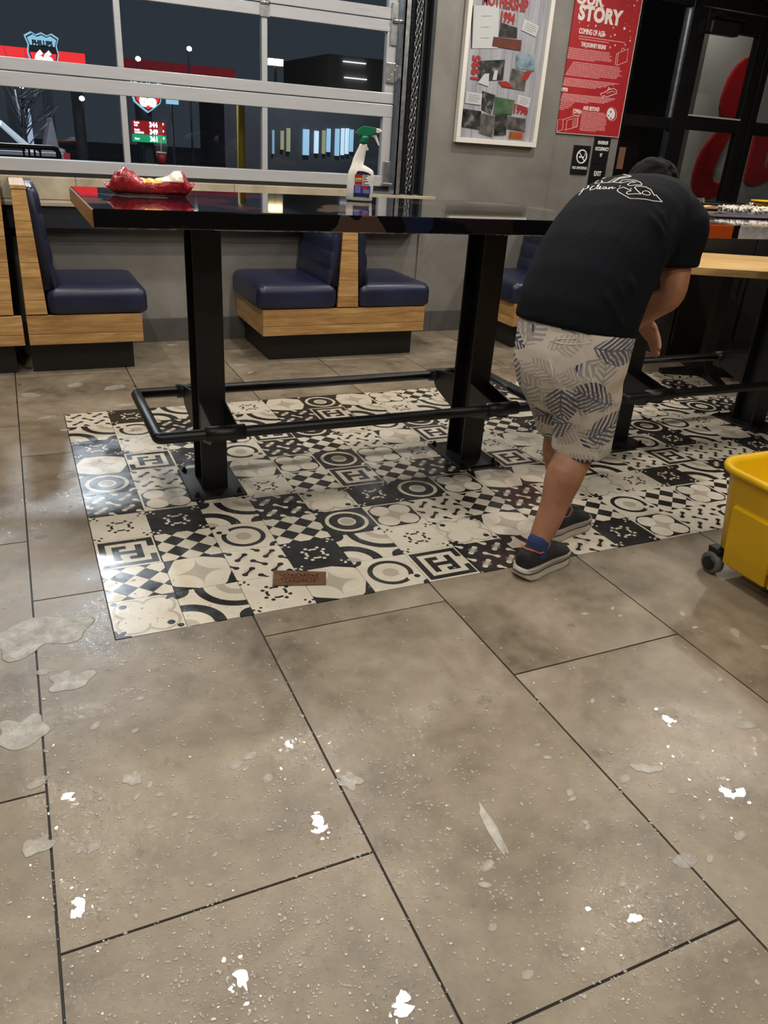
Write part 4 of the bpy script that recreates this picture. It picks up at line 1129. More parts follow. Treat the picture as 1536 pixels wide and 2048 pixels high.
c = M_pl.ramp(ns, [(.3, rgb(160, 158, 164)), (.7, rgb(196, 194, 200))]); c = M_pl.mix(seam, c, rgb(110, 106, 112)); M_pl.set('Base Color', c); M_pl = M_pl.m
MB().box(fx0+fw_, fx1-fw_, BY, WY-.001, fz0+fw_, fz1-fw_).build('backing', M_pl, fd)
def fpt(px, py, y=BY): return aty(px, py, y)
def fz(x, y): return (900+x*210/1434, y*300/2048)
def photo_mat(name, stops, scale):
    M = Mat(name, rough=.35); M.set('Base Color', M.ramp(M.noise(M.coord('Object'), scale, 5, .6, .4), stops)); return M.m
M_ph = {'dark': photo_mat('dark_photo', [(.35, rgb(24, 24, 26)), (.55, rgb(70, 68, 66)), (.7, rgb(150, 146, 140))], 16),
        'sky': photo_mat('sky_photo', [(.3, rgb(52, 74, 90)), (.5, rgb(140, 160, 172)), (.7, rgb(188, 196, 200))], 9),
        'green': photo_mat('garden_photo', [(.3, rgb(38, 70, 96)), (.5, rgb(72, 108, 70)), (.7, rgb(120, 130, 110))], 10),
        'grey': photo_mat('grey_photo', [(.3, rgb(48, 46, 46)), (.5, rgb(96, 92, 88)), (.7, rgb(140, 132, 124))], 14),
        'brown': plain('brown_leather_print', rgb(112, 56, 42), .5, 0, .2, 20), 'orange': plain('orange_brown_print', rgb(170, 92, 40), .5, 0, .3, 20), 'red': plain('red_fish_print', rgb(176, 50, 40), .4, 0, .25, 30)}
def sheet(name, quad, mat, lift, label=None):
    q = [fpt(*fz(*p), BY-lift) for p in quad]
    o = MB().prism([(p.x, p.z) for p in q], 'xz', BY-lift, BY-lift+.0015).build(name, mat, fd)
    if label: o['label'] = label
    return o, q
def lines_on(parent, quad, n, lift, mat, x0=.1, x1=.9, y0=.15, y1=.85, th=.0016):
    q = [fpt(*fz(*p), BY-lift) for p in quad]; mb = MB(); r = random.Random(len(quad)+n)
    for k in range(n):
        t = y0+(y1-y0)*k/max(1, n-1); a = q[0].lerp(q[3], t); b = q[1].lerp(q[2], t); e = x1-r.uniform(0, .18); s_ = x0+r.uniform(0, .06)
        p0, p1 = a.lerp(b, s_), a.lerp(b, e); up = Vector((0, 0, th))
        mb.prism([(p0.x, p0.z), (p1.x, p1.z), (p1.x, p1.z+th), (p0.x, p0.z+th)], 'xz', BY-lift-.0006, BY-lift)
    return mb.build('text_lines', mat, parent)
o, _q = sheet('document', [(325, 75), (675, 70), (650, 660), (300, 660)], M_paper, .004)
o2, _q = sheet('binding_strip', [(296, 75), (320, 75), (318, 660), (288, 660)], M_blackink, .003)
lines_on(o, [(325, 75), (675, 70), (650, 660), (300, 660)], 3, .004, M_blackink, .3, .75, .25, .76, .002)
sheet('photo', [(690, 305), (920, 380), (915, 525), (665, 500)], M_ph['dark'], .003)
sheet('suitcase_print', [(595, 500), (980, 550), (965, 690), (575, 630)], M_ph['brown'], .006)
for quad, n in (([(1015, 255), (1215, 355), (1175, 505), (975, 410)], 4), ([(220, 1245), (440, 1280), (425, 1435), (205, 1405)], 5), ([(935, 1290), (1105, 1340), (1075, 1475), (912, 1420)], 4)):
    o, _q = sheet('note_card', quad, M_paper, .006); lines_on(o, quad, n, .006, M_blackink, .15, .9, .25, .8)
sheet('photo', [(390, 830), (752, 815), (722, 1095), (380, 1110)], M_ph['dark'], .003)
o, _q = sheet('figure_cutout', [(470, 1010), (535, 1000), (525, 1180), (380, 1130)], M_paper, .006)
sheet('figure_cutout', [(610, 960), (655, 960), (635, 1095), (580, 1090)], M_paper, .006)
sheet('photo', [(905, 740), (1165, 740), (1150, 980), (895, 930)], M_ph['sky'], .003)
sheet('photo', [(850, 935), (1055, 985), (1018, 1240), (800, 1200)], M_ph['grey'], .005)
for quad in ([(1040, 975), (1130, 960), (1060, 1075), (965, 1115)], [(660, 1110), (780, 1110), (850, 1200), (720, 1185)]): sheet('fish_print', quad, M_ph['red'], .008)
sheet('photo', [(440, 1240), (620, 1300), (560, 1560), (430, 1500)], M_ph['dark'], .003)
sheet('photo', [(620, 1320), (885, 1370), (845, 1570), (590, 1560)], M_ph['green'], .005)
sheet('photo', [(165, 1480), (430, 1520), (400, 1770), (130, 1725)], M_ph['dark'], .005)
sheet('photo', [(440, 1545), (615, 1590), (570, 1870), (395, 1810)], M_ph['grey'], .007)
sheet('photo', [(625, 1560), (785, 1550), (765, 1840), (600, 1850)], M_ph['dark'], .008)
sheet('photo', [(790, 1585), (1035, 1620), (1020, 1800), (780, 1760)], M_ph['grey'], .004)
sheet('orange_print', [(820, 1790), (1000, 1810), (990, 1905), (800, 1890)], M_ph['orange'], .005)
def ftext(body, p, size, rot=0, sx=1.0, bold=.004):
    q = fpt(*fz(*p), BY-.004)
    return lettering('red_lettering', body, size, q, M_redink, fd, rot=(math.pi/2, rot, 0), sx=sx, bold=bold, thick=.001)
ftext('MOTHERSHIP', (440, 55), .098, .02, .62)
ftext('THE', (480, -70), .09, .02, .8)
ftext('1994', (672, 290), .085, .03, .72)
ftext('1995', (380, 1120), .085, -math.pi/2, .95)
ftext('1996', (850, 1535), .078, .03, .85)
MB().box(fx0+fw_, fx1-fw_, WY-.036, WY-.034, fz0+fw_, fz1-fw_).build('glass', M_thinglass, fd)

# ------------------------------------------------------------------ red story poster
ps = thing('poster', (4.14, RY1, 1.468), 'tall red poster with white OUR STORY heading beside the storefront', 'poster')
PY = RY1-.014
MB().box(3.846, 4.432, PY, RY1-.001, 1.468, 2.75).build('poster_panel', M_red, ps, bevel=.002)
MB().box(4.4325, 4.437, PY-.001, RY1-.001, 1.468, 2.75).box(3.846, 4.437, PY-.001, RY1-.001, 1.464, 1.4675).build('poster_edge', M_white, ps)
def pz(x, y): return (1100+x*200/1412, y*290/2048)
def ptext(body, p, size, sx=1.0, bold=.0, mat=None, sp=1.0):
    q = aty(*pz(*p), PY-.0008); return lettering('white_lettering', body, size, q, mat or M_whiteink, ps, sx=sx, bold=bold, thick=.0008, space=sp)
ptext('STORY', (395, 264), .122, .98, .0065, sp=1.05)
ptext('OUR', (365, 36), .11, 1.0, .005)
ptext('COMING OF AGE', (405, 468), .047, .62, .0015)
ptext('THE JOURNEY BEGINS', (435, 652), .038, .60, .0012)
ptext('OPEN', (160, 1285), .034, .62, .0012)
ptext('AND BEYOND', (465, 1552), .038, .62, .0012)
ptext('OPEN', (328, 1598), .036, .8, .001)
def plines(a, b, c_, d_, n, indent=None, last=.6):
    """a block of small text as printed rules: corners a (top left), b (top right), c_ (bottom right), d_ (bottom left)"""
    q = [aty(*pz(*p), PY-.0004) for p in (a, b, c_, d_)]; mb = MB(); r = random.Random(n+int(a[0]))
    for k in range(n):
        t = k/(n-1); p0 = q[0].lerp(q[3], t); p1 = q[1].lerp(q[2], t)
        e = last if k == n-1 else 1-r.uniform(0, .10)
        x = p0.x; xe = p0.x+(p1.x-p0.x)*e
        while x < xe:
            wl = r.uniform(.008, .03); x2 = min(x+wl, xe)
            mb.box(x, x2, PY-.0008, PY-.0001, p0.z, p0.z+.0052); x = x2+.003
    mb.build('text_lines', M_pinkink, ps)
plines((265, 680), (905, 765), (890, 880), (240, 820), 7)
plines((325, 880), (1045, 975), (1000, 1130), (215, 1055), 9)
plines((205, 1105), (1020, 1205), (700, 1250), (180, 1205), 6, last=.9)
plines((175, 1325), (960, 1440), (790, 1500), (150, 1420), 6)
plines((150, 1445), (350, 1475), (240, 1562), (130, 1545), 5)
plines((455, 1580), (800, 1620), (795, 1860), (415, 1840), 13)
plines((405, 515), (1110, 560), (1110, 590), (405, 550), 2)
def pshape(name, pts, mat, lift=.0012): 
    q = [aty(*pz(*p), PY-lift) for p in pts]; return MB().prism([(p.x, p.z) for p in q], 'xz', PY-lift, PY-.0001).build(name, mat, ps)
def pline(name, pts, r=.0015):
    q = [aty(*pz(*p), PY-.001) for p in pts]; return MB().tube(q, r, 5).build(name, M_whiteink, ps)
def circ(cx, cy, rx, ry, n=18, a0=0): return [(cx+rx*math.cos(a0+2*math.pi*k/n), cy+ry*math.sin(a0+2*math.pi*k/n)) for k in range(n)]
pshape('moon_print', circ(862, 1610, 58, 82), M_whiteink)
for (cx, cy, r_) in ((858, 1580, 10), (828, 1632, 8), (858, 1668, 9)): pshape('crater_print', circ(cx, cy, r_, r_*1.3, 10), M_blackink, .0018)
pline('moon_print', circ(872, 1615, 70, 95)+[circ(872, 1615, 70, 95)[0]])
pline('suitcase_print', [(940, 760), (1105, 690), (1085, 870), (940, 925), (920, 915), (940, 760), (965, 750), (945, 918)])
pline('suitcase_print', [(1005, 725), (1015, 690), (1045, 680), (1050, 705)])
pline('fish_print', [(710, 1325), (760, 1310), (830, 1270), (900, 1250), (945, 1285), (940, 1320), (860, 1350), (800, 1370), (760, 1350), (745, 1395), (730, 1350), (710, 1325)], .0025)
pline('fish_print', [(815, 1275), (830, 1235), (855, 1262)], .0022); pline('fish_print', [(790, 1325), (870, 1290), (920, 1300)], .0018)
pline('storefront_print', [(95, 1860), (110, 1690), (185, 1690), (180, 1830), (95, 1860)]); pline('storefront_print', [(185, 1690), (330, 1640), (400, 1640), (385, 1790), (205, 1840)]); pline('storefront_print', [(225, 1830), (240, 1700), (310, 1680)])
for k in range(4): pline('storefront_print', [(325+k*20, 1660), (315+k*20, 1800)], .0011)
pline('sign_print', [(330, 1535), (425, 1555), (415, 1640), (322, 1618), (330, 1535)])
r = random.Random(4)
for (sx_, sy_, s_) in [(755, 80, 14), (648, 365, 16), (895, 392, 13), (1052, 402, 24), (768, 490, 24), (916, 492, 16), (860, 515, 12), (920, 640, 15), (850, 672, 14), (1062, 632, 13), (1132, 575, 13), (1190, 78, 14), (1130, 440, 11), (712, 515, 9), (540, 362, 10), (418, 318, 9), (1230, 8, 12)]+[(r.uniform(380, 1200), r.uniform(20, 640), r.uniform(3, 6)) for k in range(46)]:
    if s_ < 8 and 390 < sx_ < 930 and (sy_ < 350): continue
    if s_ < 8 and 400 < sx_ < 1130 and 400 < sy_ < 640: continue
    pshape('star_print', [(sx_+(s_ if k % 2 == 0 else s_*.45)*math.sin(math.pi*k/5), sy_-(s_ if k % 2 == 0 else s_*.45)*1.25*math.cos(math.pi*k/5)) for k in range(10)], M_whiteink)

# ------------------------------------------------------------------ black wall signs
def sign(name, x0, x1, z0, z1, label, y=RY1):
    t = thing(name, ((x0+x1)/2, y, z0), label, 'sign')
    MB().box(x0, x1, y-.012, y-.0008, z0, z1).build('sign_plate', M_blackplastic, t, bevel=.0015); return t
s1 = sign('no_smoking_sign', 4.030, 4.188, 1.186, 1.390, 'black no smoking sign with white ring symbol below the red poster')
SY = RY1-.0122
ring = [(4.112+.046*math.cos(2*math.pi*k/28), SY, 1.312+.046*math.sin(2*math.pi*k/28)) for k in range(28)]
MB().tube(ring, .0055, 6, True).build('ring_symbol', M_signwhite, s1)
MB().tube([(4.112-.033, SY, 1.312+.033), (4.112+.033, SY, 1.312-.033)], .0045, 6).build('slash_symbol', M_signwhite, s1)
MB().box(4.085, 4.135, SY-.001, SY, 1.304, 1.313).tube([(4.135, SY, 1.318), (4.142, SY, 1.328), (4.138, SY, 1.338)], .002, 5).build('cigarette_symbol', M_signwhite, s1)
lettering('sign_lettering', 'NO SMOKING', .028, (4.109, SY-.0006, 1.222), M_signwhite, s1, align='CENTER', sx=.80, bold=.0004)
s2 = sign('occupancy_sign', 4.215, 4.368, 1.266, 1.463, 'black sign reading maximum occupancy 97 just under the red poster')
for k, tx in enumerate(('MAXIMUM', 'OCCUPANCY', '97')): lettering('sign_lettering', tx, .034, (4.295, SY-.0006, 1.408-k*.044), M_signwhite, s2, align='CENTER', sx=.62, bold=.0012)
s3 = sign('exit_sign', 4.215, 4.368, 1.10, 1.262, 'black exit sign mounted below the occupancy sign')
lettering('sign_lettering', 'EXIT', .048, (4.292, SY-.0006, 1.182), M_signwhite, s3, align='CENTER', sx=.72, bold=.0012)
nt_ = MB().box(4.52, 4.585, fy0+.022, fy0+.029, 1.24, 1.40).build('notice', plain('brown_notice', rgb(120, 84, 66), .6)); tag(nt_, 'small brown paper notice stuck inside the storefront sidelight', 'notice')

# ------------------------------------------------------------------ outside: night street
M_asph = plain('night_asphalt', rgb(58, 60, 64), .7, 0, .2, 1.2)
struct(MB().box(-40, 60, RY1+.25, 70, -.45, -.30).build('ground_outside', M_asph), 'dark asphalt lot outside')
def glow(name, col, st):
    M = Mat(name, col, .5); M.emit(col, st); return M.m
M_gred, M_gblue, M_gwhite, M_gdark, M_ggreen = glow('lit_red', rgb(226, 42, 44), 1.3), glow('lit_pale_blue', rgb(150, 200, 222), .9), glow('lit_white', rgb(235, 240, 245), 1.4), plain('sign_navy', rgb(24, 30, 44), .5), glow('lit_green', rgb(24, 150, 96), .9)
M_gdim = glow('dim_red', rgb(120, 24, 34), .55)
def shield(cx, cz, w_, h_):
    P_ = [(0, .46), (.16, .40), (.30, .46), (.50, .36), (.42, .16), (.46, -.05), (.40, -.24), (.20, -.38), (0, -.50)]
    return [(cx+x*w_, cz+z*h_) for x, z in P_]+[(cx-x*w_, cz+z*h_) for x, z in P_[-2:0:-1]]
def shield_sign(px, py, Y, w_, name, label):
    c_ = aty(px, py, Y); h_ = w_*1.12
    t = thing(name, (c_.x, Y, -.3), label, 'sign')
    MB().prism(shield(c_.x, c_.z, w_, h_), 'xz', Y, Y+.18).build('outer_shield', M_gblue, t)
    MB().prism(shield(c_.x, c_.z, w_*.91, h_*.91), 'xz', Y-.03, Y-.001).build('navy_border', M_gdark, t)
    MB().prism([p for p in shield(c_.x, c_.z, w_*.84, h_*.84) if p[1] > c_.z+h_*.03]+[(c_.x-w_*.36, c_.z+h_*.03), (c_.x+w_*.36, c_.z+h_*.03)][:0], 'xz', Y-.06, Y-.031).build('upper_field', M_gblue, t)
    lo = [p for p in shield(c_.x, c_.z, w_*.84, h_*.84) if p[1] < c_.z+h_*.03]
    MB().prism(lo, 'xz', Y-.06, Y-.031).build('lower_field', M_gred, t)
    lettering('sign_lettering', 'PHILLIPS', w_*.20, (c_.x, Y-.065, c_.z+h_*.13), M_gdark, t, align='CENTER', sx=.8, bold=.01, thick=.003)
    lettering('sign_lettering', '66', w_*.50, (c_.x, Y-.065, c_.z-h_*.32), M_gwhite, t, align='CENTER', bold=.03, thick=.003)
    MB().box(c_.x-.12, c_.x+.12, Y+.2, Y+.4, -.3, c_.z).build('sign_post', M_jamb, t)
    return t
shield_sign(86, 103, 24, .80, 'gas_station_sign', 'lit shield shaped gas station sign above the red canopy band outside')
shield_sign(294, 186, 22.7, .80, 'pylon_sign', 'lit shield shaped pylon sign over the fuel price board outside')
a, b = aty(264, 240, 22), aty(333, 287, 22)
pb_ = thing('price_board', ((a.x+b.x)/2, 22, -.3), 'lit red and green fuel price board outside the window', 'sign')
zs = [b.z+(a.z-b.z)*k for k in (0, .37, .68, 1)]
MB().box(a.x, b.x, 22, 22.2, zs[1], zs[3]).build('red_field', glow('lit_dark_red', rgb(150, 22, 28), .7), pb_)
MB().box(a.x, b.x, 22, 22.2, zs[0], zs[1]-.005).build('green_field', M_ggreen, pb_)
hh = (a.z-b.z)/3
for k, (n_, pr_) in enumerate((('Regular\nCash', '344⁹'), ('Regular\nCredit/Debit', '349⁹'), ('Diesel', '361⁹'))):
    zt_ = a.z-hh*(k+.82)
    lettering('price_lettering', pr_[:3], hh*1.0, (a.x+(b.x-a.x)*.50, 21.99, zt_), M_gwhite, pb_, bold=.008, thick=.003, sx=.85)
    lettering('price_lettering', '9', hh*.45, (a.x+(b.x-a.x)*.90, 21.99, zt_+hh*.35), M_gwhite, pb_, bold=.004, thick=.003)
    lettering('price_lettering', n_, hh*.38, (a.x+(b.x-a.x)*.05, 21.99, zt_+hh*(.42 if k < 2 else .15)), M_gwhite, pb_, bold=.004, thick=.003, sx=.7)
MB().box((a.x+b.x)/2-.1, (a.x+b.x)/2+.1, 22.21, 22.3, -.3, a.z).build('sign_post', M_jamb, pb_)
# small lit sign by the pylon
p_ = aty(345, 199, 21); o = MB().box(p_.x-.14, p_.x+.14, 21, 21.1, p_.z-.10, p_.z+.09).build('side_sign', M_gblue); tag(o, 'tiny lit blue sign hanging to the side of the pylon shield', 'sign')
MB().box(p_.x-.02, p_.x+.02, 21.11, 21.2, -.3, p_.z).build('sign_post', M_jamb, o)
# canopy
def band(name, x0, x1, py, Y, th, mat, label, posts=()):
    A, B = aty(x0, py[0], Y), aty(x1, py[1], Y); z = (A.z+B.z)/2
    t = thing(name, ((A.x+B.x)/2, Y, -.3), label, 'canopy')
    MB().box(A.x, B.x, Y, Y+.6, z-th/2, z+th/2).build('fascia', mat, t)
    for q in posts: MB().box(A.x+(B.x-A.x)*q-.15, A.x+(B.x-A.x)*q+.15, Y+.2, Y+.4, -.3, z-th/2).build('column', M_jamb, t)
    return t
band('fuel_canopy', -60, 170, (104, 114), 26, .30, M_gred, 'bright red fuel canopy band behind the shield sign outside', (.3, .9))
band('store_canopy', 252, 470, (131, 148), 36, .42, M_gdim, 'dim red canopy band of a building far outside', (.1, .9))
# far building with narrow glowing strips
M_bld = plain('dim_building', rgb(70, 72, 78), .7, 0, .2, .5)
A, B = aty(545, 262, 27), aty(770, 262, 27)
fb = thing('strip_building', ((A.x+B.x)/2, 27, -.3), 'dim building with narrow glowing strips seen through the lower right pane', 'building')
MB().box(A.x-1.5, B.x+4, 27.3, 31, -.3, 2.15).build('wall', M_bld, fb)
rb_ = random.Random(12)
for (x0, x1) in ((545, 549), (562, 568), (574, 581), (607, 619), (630, 638), (646, 652), (655, 662), (672, 680), (684, 690), (693, 699), (702, 708)):
    q0, q1 = aty(x0, 258, 27.2), aty(x1, 258, 27.2); zt_, zb_ = aty(x0, 258+rb_.uniform(-2, 6), 27.2).z, aty(x0, 303+rb_.uniform(-6, 10), 27.2).z
    MB().box(q0.x, q1.x, 27.2, 27.29, zb_, zt_).build('bright_strip', glow('bright_strip_%d' % x0, rgb(*random.Random(x0).choice(((150, 190, 215), (120, 150, 165), (140, 140, 110), (200, 225, 240)))), .75), fb)
A = aty(675, 110, 33); B = aty(775, 170, 33)
bb2 = thing('reflection_blocks', ((A.x+B.x)/2, 34, -.3), 'brownish blocks outside standing in for reflections of the room', 'building')  # blocks built outside to imitate reflections of the interior
MB().box(A.x, B.x+3, 34, 40, -.3, A.z+.1).build('wall', plain('reflected_brown', rgb(120, 112, 106), .8), bb2)
MB().box(A.x-2.4, A.x-.1, 35, 40, -.3, A.z-1.2).build('annex', plain('reflected_grey', rgb(86, 86, 92), .8), bb2)
for k in range(3):
    c_ = aty(710+k*2, 125+k*32, 33.9); MB().box(c_.x-.5, c_.x+.5, 33.9, 33.99, c_.z-.02, c_.z+.02).build('glow_strip', M_gwhite, bb2)  # thin glowing strips on the reflection blocks
# yellow bollard pipe and street lamp
q = aty(482, 262, 9.5); o = MB().lathe([(.045, -.3), (.045, 1.66), (.02, 1.68)], 14, (q.x, 9.5, 0)).build('yellow_pole', plain('yellow_pole_paint', rgb(206, 168, 30), .5), smooth=True); tag(o, 'slim yellow pole standing outside the lower middle pane', 'pole')
q = aty(551, 125, 33); st = thing('street_lamp', (q.x, 33, -.3), 'distant street lamp with warm yellow light in the upper right pane', 'lamp')
MB().lathe([(.08, -.3), (.05, q.z)], 8, (q.x, 33, 0)).build('pole', M_jamb, st); MB().box(q.x-.28, q.x+.28, 32.9, 33.1, q.z-.10, q.z+.12).build('lamp_glass', glow('warm_lamp', (1, .72, .3, 1), 7), st)
# tree, car, railing
tr = thing('bare_tree', aty(45, 300, 16), 'bare little tree beside the parked silver car outside', 'tree')
q = aty(48, 290, 16); base = Vector((q.x, 16, -.3)); rt_ = random.Random(2)
mbt = MB(); mbt.tube([base, Vector((q.x+.02, 16, .9)), Vector((q.x-.02, 16, 1.7))], [.06, .05, .03], 8); mbt.build('trunk', M_jamb, tr, True)
mbb = MB()
for k in range(26):
    s_ = Vector((q.x, 16, rt_.uniform(.75, 1.6))); dv = Vector((rt_.uniform(-1, 1), rt_.uniform(-.6, .6), rt_.uniform(.5, 1.2))).normalized(); l = rt_.uniform(.4, .8)
    e_ = s_+dv*l; mbb.tube([s_, s_+dv*l*.5+Vector((0, 0, .03)), e_], [.016, .010, .004], 5)
    for j in range(3):
        dv2 = (dv+Vector((rt_.uniform(-1, 1), rt_.uniform(-.4, .4), rt_.uniform(-.2, .8)))*.7).normalized(); mbb.tube([s_+dv*l*(.4+.2*j), s_+dv*l*(.4+.2*j)+dv2*.28], [.007, .003], 4)
mbb.build('branches', M_jamb, tr)
q = aty(6, 262, 15); cz = -.3
car = thing('parked_car', (q.x-1.2, 15, cz), 'silver hatchback parked outside at the far end of the lower pane', 'car')
M_silver = plain('car_silver', rgb(190, 198, 205), .3, .2); 
prof = [(-3.6, .35), (-3.6, .85), (-3.2, 1.0), (-2.4, 1.08), (-1.7, 1.52), (-.9, 1.60), (.0, 1.52), (.45, 1.12), (.58, 1.0), (.60, .5), (.5, .35)]
MB().prism([(q.x+x, cz+z) for x, z in prof], 'xz', 14.2, 15.8).build('car_body', M_silver, car, bevel=.12, seg=3)
MB().prism([(q.x+x, cz+z) for x, z in ((-2.1, 1.12), (-1.6, 1.46), (-.9, 1.52), (-.75, 1.12))], 'xz', 14.18, 14.22).build('side_window', M_gdark, car)
MB().prism([(q.x+x, cz+z) for x, z in ((-.62, 1.12), (-.72, 1.52), (-.05, 1.46), (.30, 1.12))], 'xz', 14.18, 14.22).build('side_window', M_gdark, car)
for wx in (-2.8, -.3): MB().lathe([(.2, -.1), (.33, -.1), (.33, .1), (.2, .1)], 20, (q.x+wx, 14.3, cz+.331), axis='y').build('wheel', M_blackmetal, car, True)
MB().box(q.x+.5, q.x+.64, 14.3, 14.6, cz+.82, cz+.98).build('tail_light', M_gred, car, bevel=.02)
rl = thing('patio_railing', (.2, 8.4, -.3), 'dark pipe railing with rounded end outside the lower panes', 'railing')
R0, R1 = aty(0, 292, 8.4), aty(118, 300, 8.4)
def rp(px, py): v_ = aty(px, py, 8.4); return v_
MB().tube([Vector((-2.4, 8.4, rp(0, 291).z)), rp(105, 296), rp(113, 299), rp(117, 306), Vector((rp(117, 306).x, 8.4, -.3))], .022, 8).build('top_pipe', M_blackmetal, rl, True)
MB().tube([Vector((-2.4, 8.4, rp(0, 312).z)), rp(116, 317)], .014, 8).build('lower_pipe', M_blackmetal, rl, True)
for k in range(4): MB().tube([rp(46+k*11, 293), Vector((rp(46+k*11, 293).x, 8.4, -.3))], .010, 6).build('baluster', M_blackmetal, rl, True)
# low pale wall behind the railing; the pale column imitates a reflection
q0, q1 = aty(10, 309, 13), aty(128, 313, 13)
o = MB().box(q0.x-2, q1.x, 13, 13.1, -.3, q0.z+.05).build('low_wall', plain('pale_low_wall', rgb(200, 205, 210), .6)); tag(o, 'low pale wall behind the dark railing outside', 'wall')
q0, q1 = aty(48, 215, 17.5), aty(70, 300, 17.5)
o = MB().box(q0.x, q1.x, 17.5, 17.8, -.3, q0.z).build('reflection_column', plain('reflection_column_tone', rgb(190, 200, 220), .5)); tag(o, 'pale bluish column standing in for a reflection behind the bare tree', 'pillar')
q0, q1 = aty(72, 235, 19), aty(128, 300, 19)
tk = thing('parked_truck', ((q0.x+q1.x)/2, 19, -.3), 'dim pickup truck with red lamps parked behind the railing outside', 'truck')
tx, tw_ = q0.x, q1.x-q0.x
MB().box(tx, tx+tw_, 18.4, 20.2, .15, .75).build('truck_body', plain('dim_truck', rgb(120, 116, 120), .5), tk, bevel=.05)
MB().prism([(tx+.1, .752), (tx+.25, 1.3), (tx+tw_*.6, 1.3), (tx+tw_*.75, .752)], 'xz', 18.5, 20.1).build('cab', plain('dim_cab', rgb(110, 112, 120), .4), tk, bevel=.04)
for s_ in (.02, .88): MB().box(tx+tw_*s_, tx+tw_*s_+.12, 18.36, 18.4, .5, .68).build('tail_light', M_gdim, tk)
for s_ in (.2, .8): MB().lathe([(.15, -.1), (.3, -.1), (.3, .1), (.15, .1)], 16, (tx+tw_*s_, 18.5, .001), axis='y').build('wheel', M_blackmetal, tk, True)
for (px, py) in ((43, 172), (98, 173), (163, 197), (275, 118), (377, 98)):
    q = aty(px, py, 25); o = MB().lathe([(.01, -.3), (.03, -.3), (.03, q.z-.07), (.05, q.z-.07), (.055, q.z+.03), (.02, q.z+.06)], 8, (q.x, 25, 0)).build('yard_light', M_gwhite if False else M_jamb)
    tag(o, {43: 'bright yard light nearest the picture edge outside', 98: 'bright yard light above the bare tree outside', 163: 'small yard light right of the bare tree outside', 275: 'pinpoint yard light left of the red canopy outside', 377: 'faint yard light high in the middle pane'}[px], 'lamp')
    MB().lathe([(.02, q.z-.062), (.07, q.z-.03), (.07, q.z+.03), (.02, q.z+.062)], 10, (q.x, 24.9, 0)).build('globe', glow('yard_globe', (1, 1, .95, 1), 6 if py > 120 and px < 120 else 3), o, True)
cup = thing('reflected_cup', (0, 0, 0), 'red paper cup with straw standing in for a cup reflected in the glass', 'cup')  # solid cup added outside to imitate a reflection in the glass
q = aty(324, 330, 6.1); cup.location = (q.x, 6.1, q.z); ORG[cup.name] = Vector(cup.location)
MB().lathe([(.026, 0), (.036, .075)], 18, (q.x, 6.1, q.z)).build('cup_body', plain('cup_red', rgb(170, 40, 44), .4), cup, True)
MB().lathe([(.037, .0755), (.038, .082), (.02, .085)], 18, (q.x, 6.1, q.z)).build('lid', M_whitep, cup, True)
MB().tube([(q.x, 6.1, q.z+.085), (q.x+.003, 6.1, q.z+.17)], .003, 6).build('straw', M_whitep, cup, True)
o = MB().box(-1.2, 2.6, 5.98, 6.25, q.z-.05, q.z-.0005).box(-1.1, -1.0, 6.05, 6.15, -.3, q.z-.05).box(2.4, 2.5, 6.05, 6.15, -.3, q.z-.05).build('cup_ledge', M_blackboard); tag(o, 'added dark ledge under the stand-in cup outside the glass door', 'ledge')  # ledge added only to carry the stand-in cup

# ------------------------------------------------------------------ sign panel with red script behind the storefront glass
SPY = 6.35
sgn = thing('script_sign', (5.9, SPY, -.3), 'pale sign panel with big red script strokes behind the entrance glass', 'sign')
xl = aty(1402, 150, SPY).x
MB().box(xl, xl+2.6, SPY, SPY+.08, -.3, 2.9).build('sign_panel', plain('pale_panel', rgb(190, 188, 180), .5), sgn)
MB().box(xl-.16, xl-.002, SPY, SPY+.1, -.3, 2.9).build('panel_edge', plain('grey_panel_edge', rgb(96, 92, 88), .5), sgn)
M_script = plain('script_red', rgb(190, 30, 36), .35)
def dz(x, y): return (1236+x*300/1463, y*420/2048)
def script(pts):
    q = [aty(*dz(*p), SPY-.03) for p in pts]; MB().prism([(p.x, p.z) for p in q], 'xz', SPY-.035, SPY-.001).build('script_stroke', M_script, sgn, bevel=.006)
script([(1460, 500), (1340, 530), (1250, 570), (1180, 625), (1130, 690), (1090, 760), (1050, 860), (1020, 950), (1003, 1040), (1005, 1110), (1040, 1165), (1090, 1210), (1150, 1225), (1200, 1190), (1225, 1100), (1240, 1000), (1218, 960), (1235, 880), (1280, 780), (1340, 680), (1460, 600)])
script([(1000, 1230), (940, 1320), (880, 1390), (830, 1460), (780, 1570), (745, 1680), (728, 1780), (745, 1870), (800, 1925), (870, 1940), (960, 1915), (1040, 1870), (1140, 1790), (1150, 1740), (1050, 1770), (975, 1790), (930, 1770), (918, 1720), (940, 1630), (990, 1520), (1060, 1400), (1120, 1290), (1130, 1230)])
script([(1360, 1250), (1330, 1370), (1300, 1500), (1265, 1640), (1240, 1760), (1260, 1800), (1320, 1812), (1400, 1790), (1480, 1740), (1560, 1640), (1560, 1540), (1480, 1580), (1440, 1640), (1425, 1600), (1460, 1480), (1520, 1360), (1540, 1250)])
vb = thing('sidelight_backing', (4.7, 6.6, -.3), 'added dark wall and post hiding the sky behind the sidelight glass', 'wall')
MB().box(4.0, 8.6, 7.2, 7.3, -.3, 3.1).build('panel', plain('backing_dark', rgb(52, 51, 48), .6, 0, .3, 2), vb)  # dark panel added to keep the sky colour out of the sidelight
MB().box(5.22, 5.34, 6.5, 6.6, -.3, 2.9).build('post', M_jamb, vb)
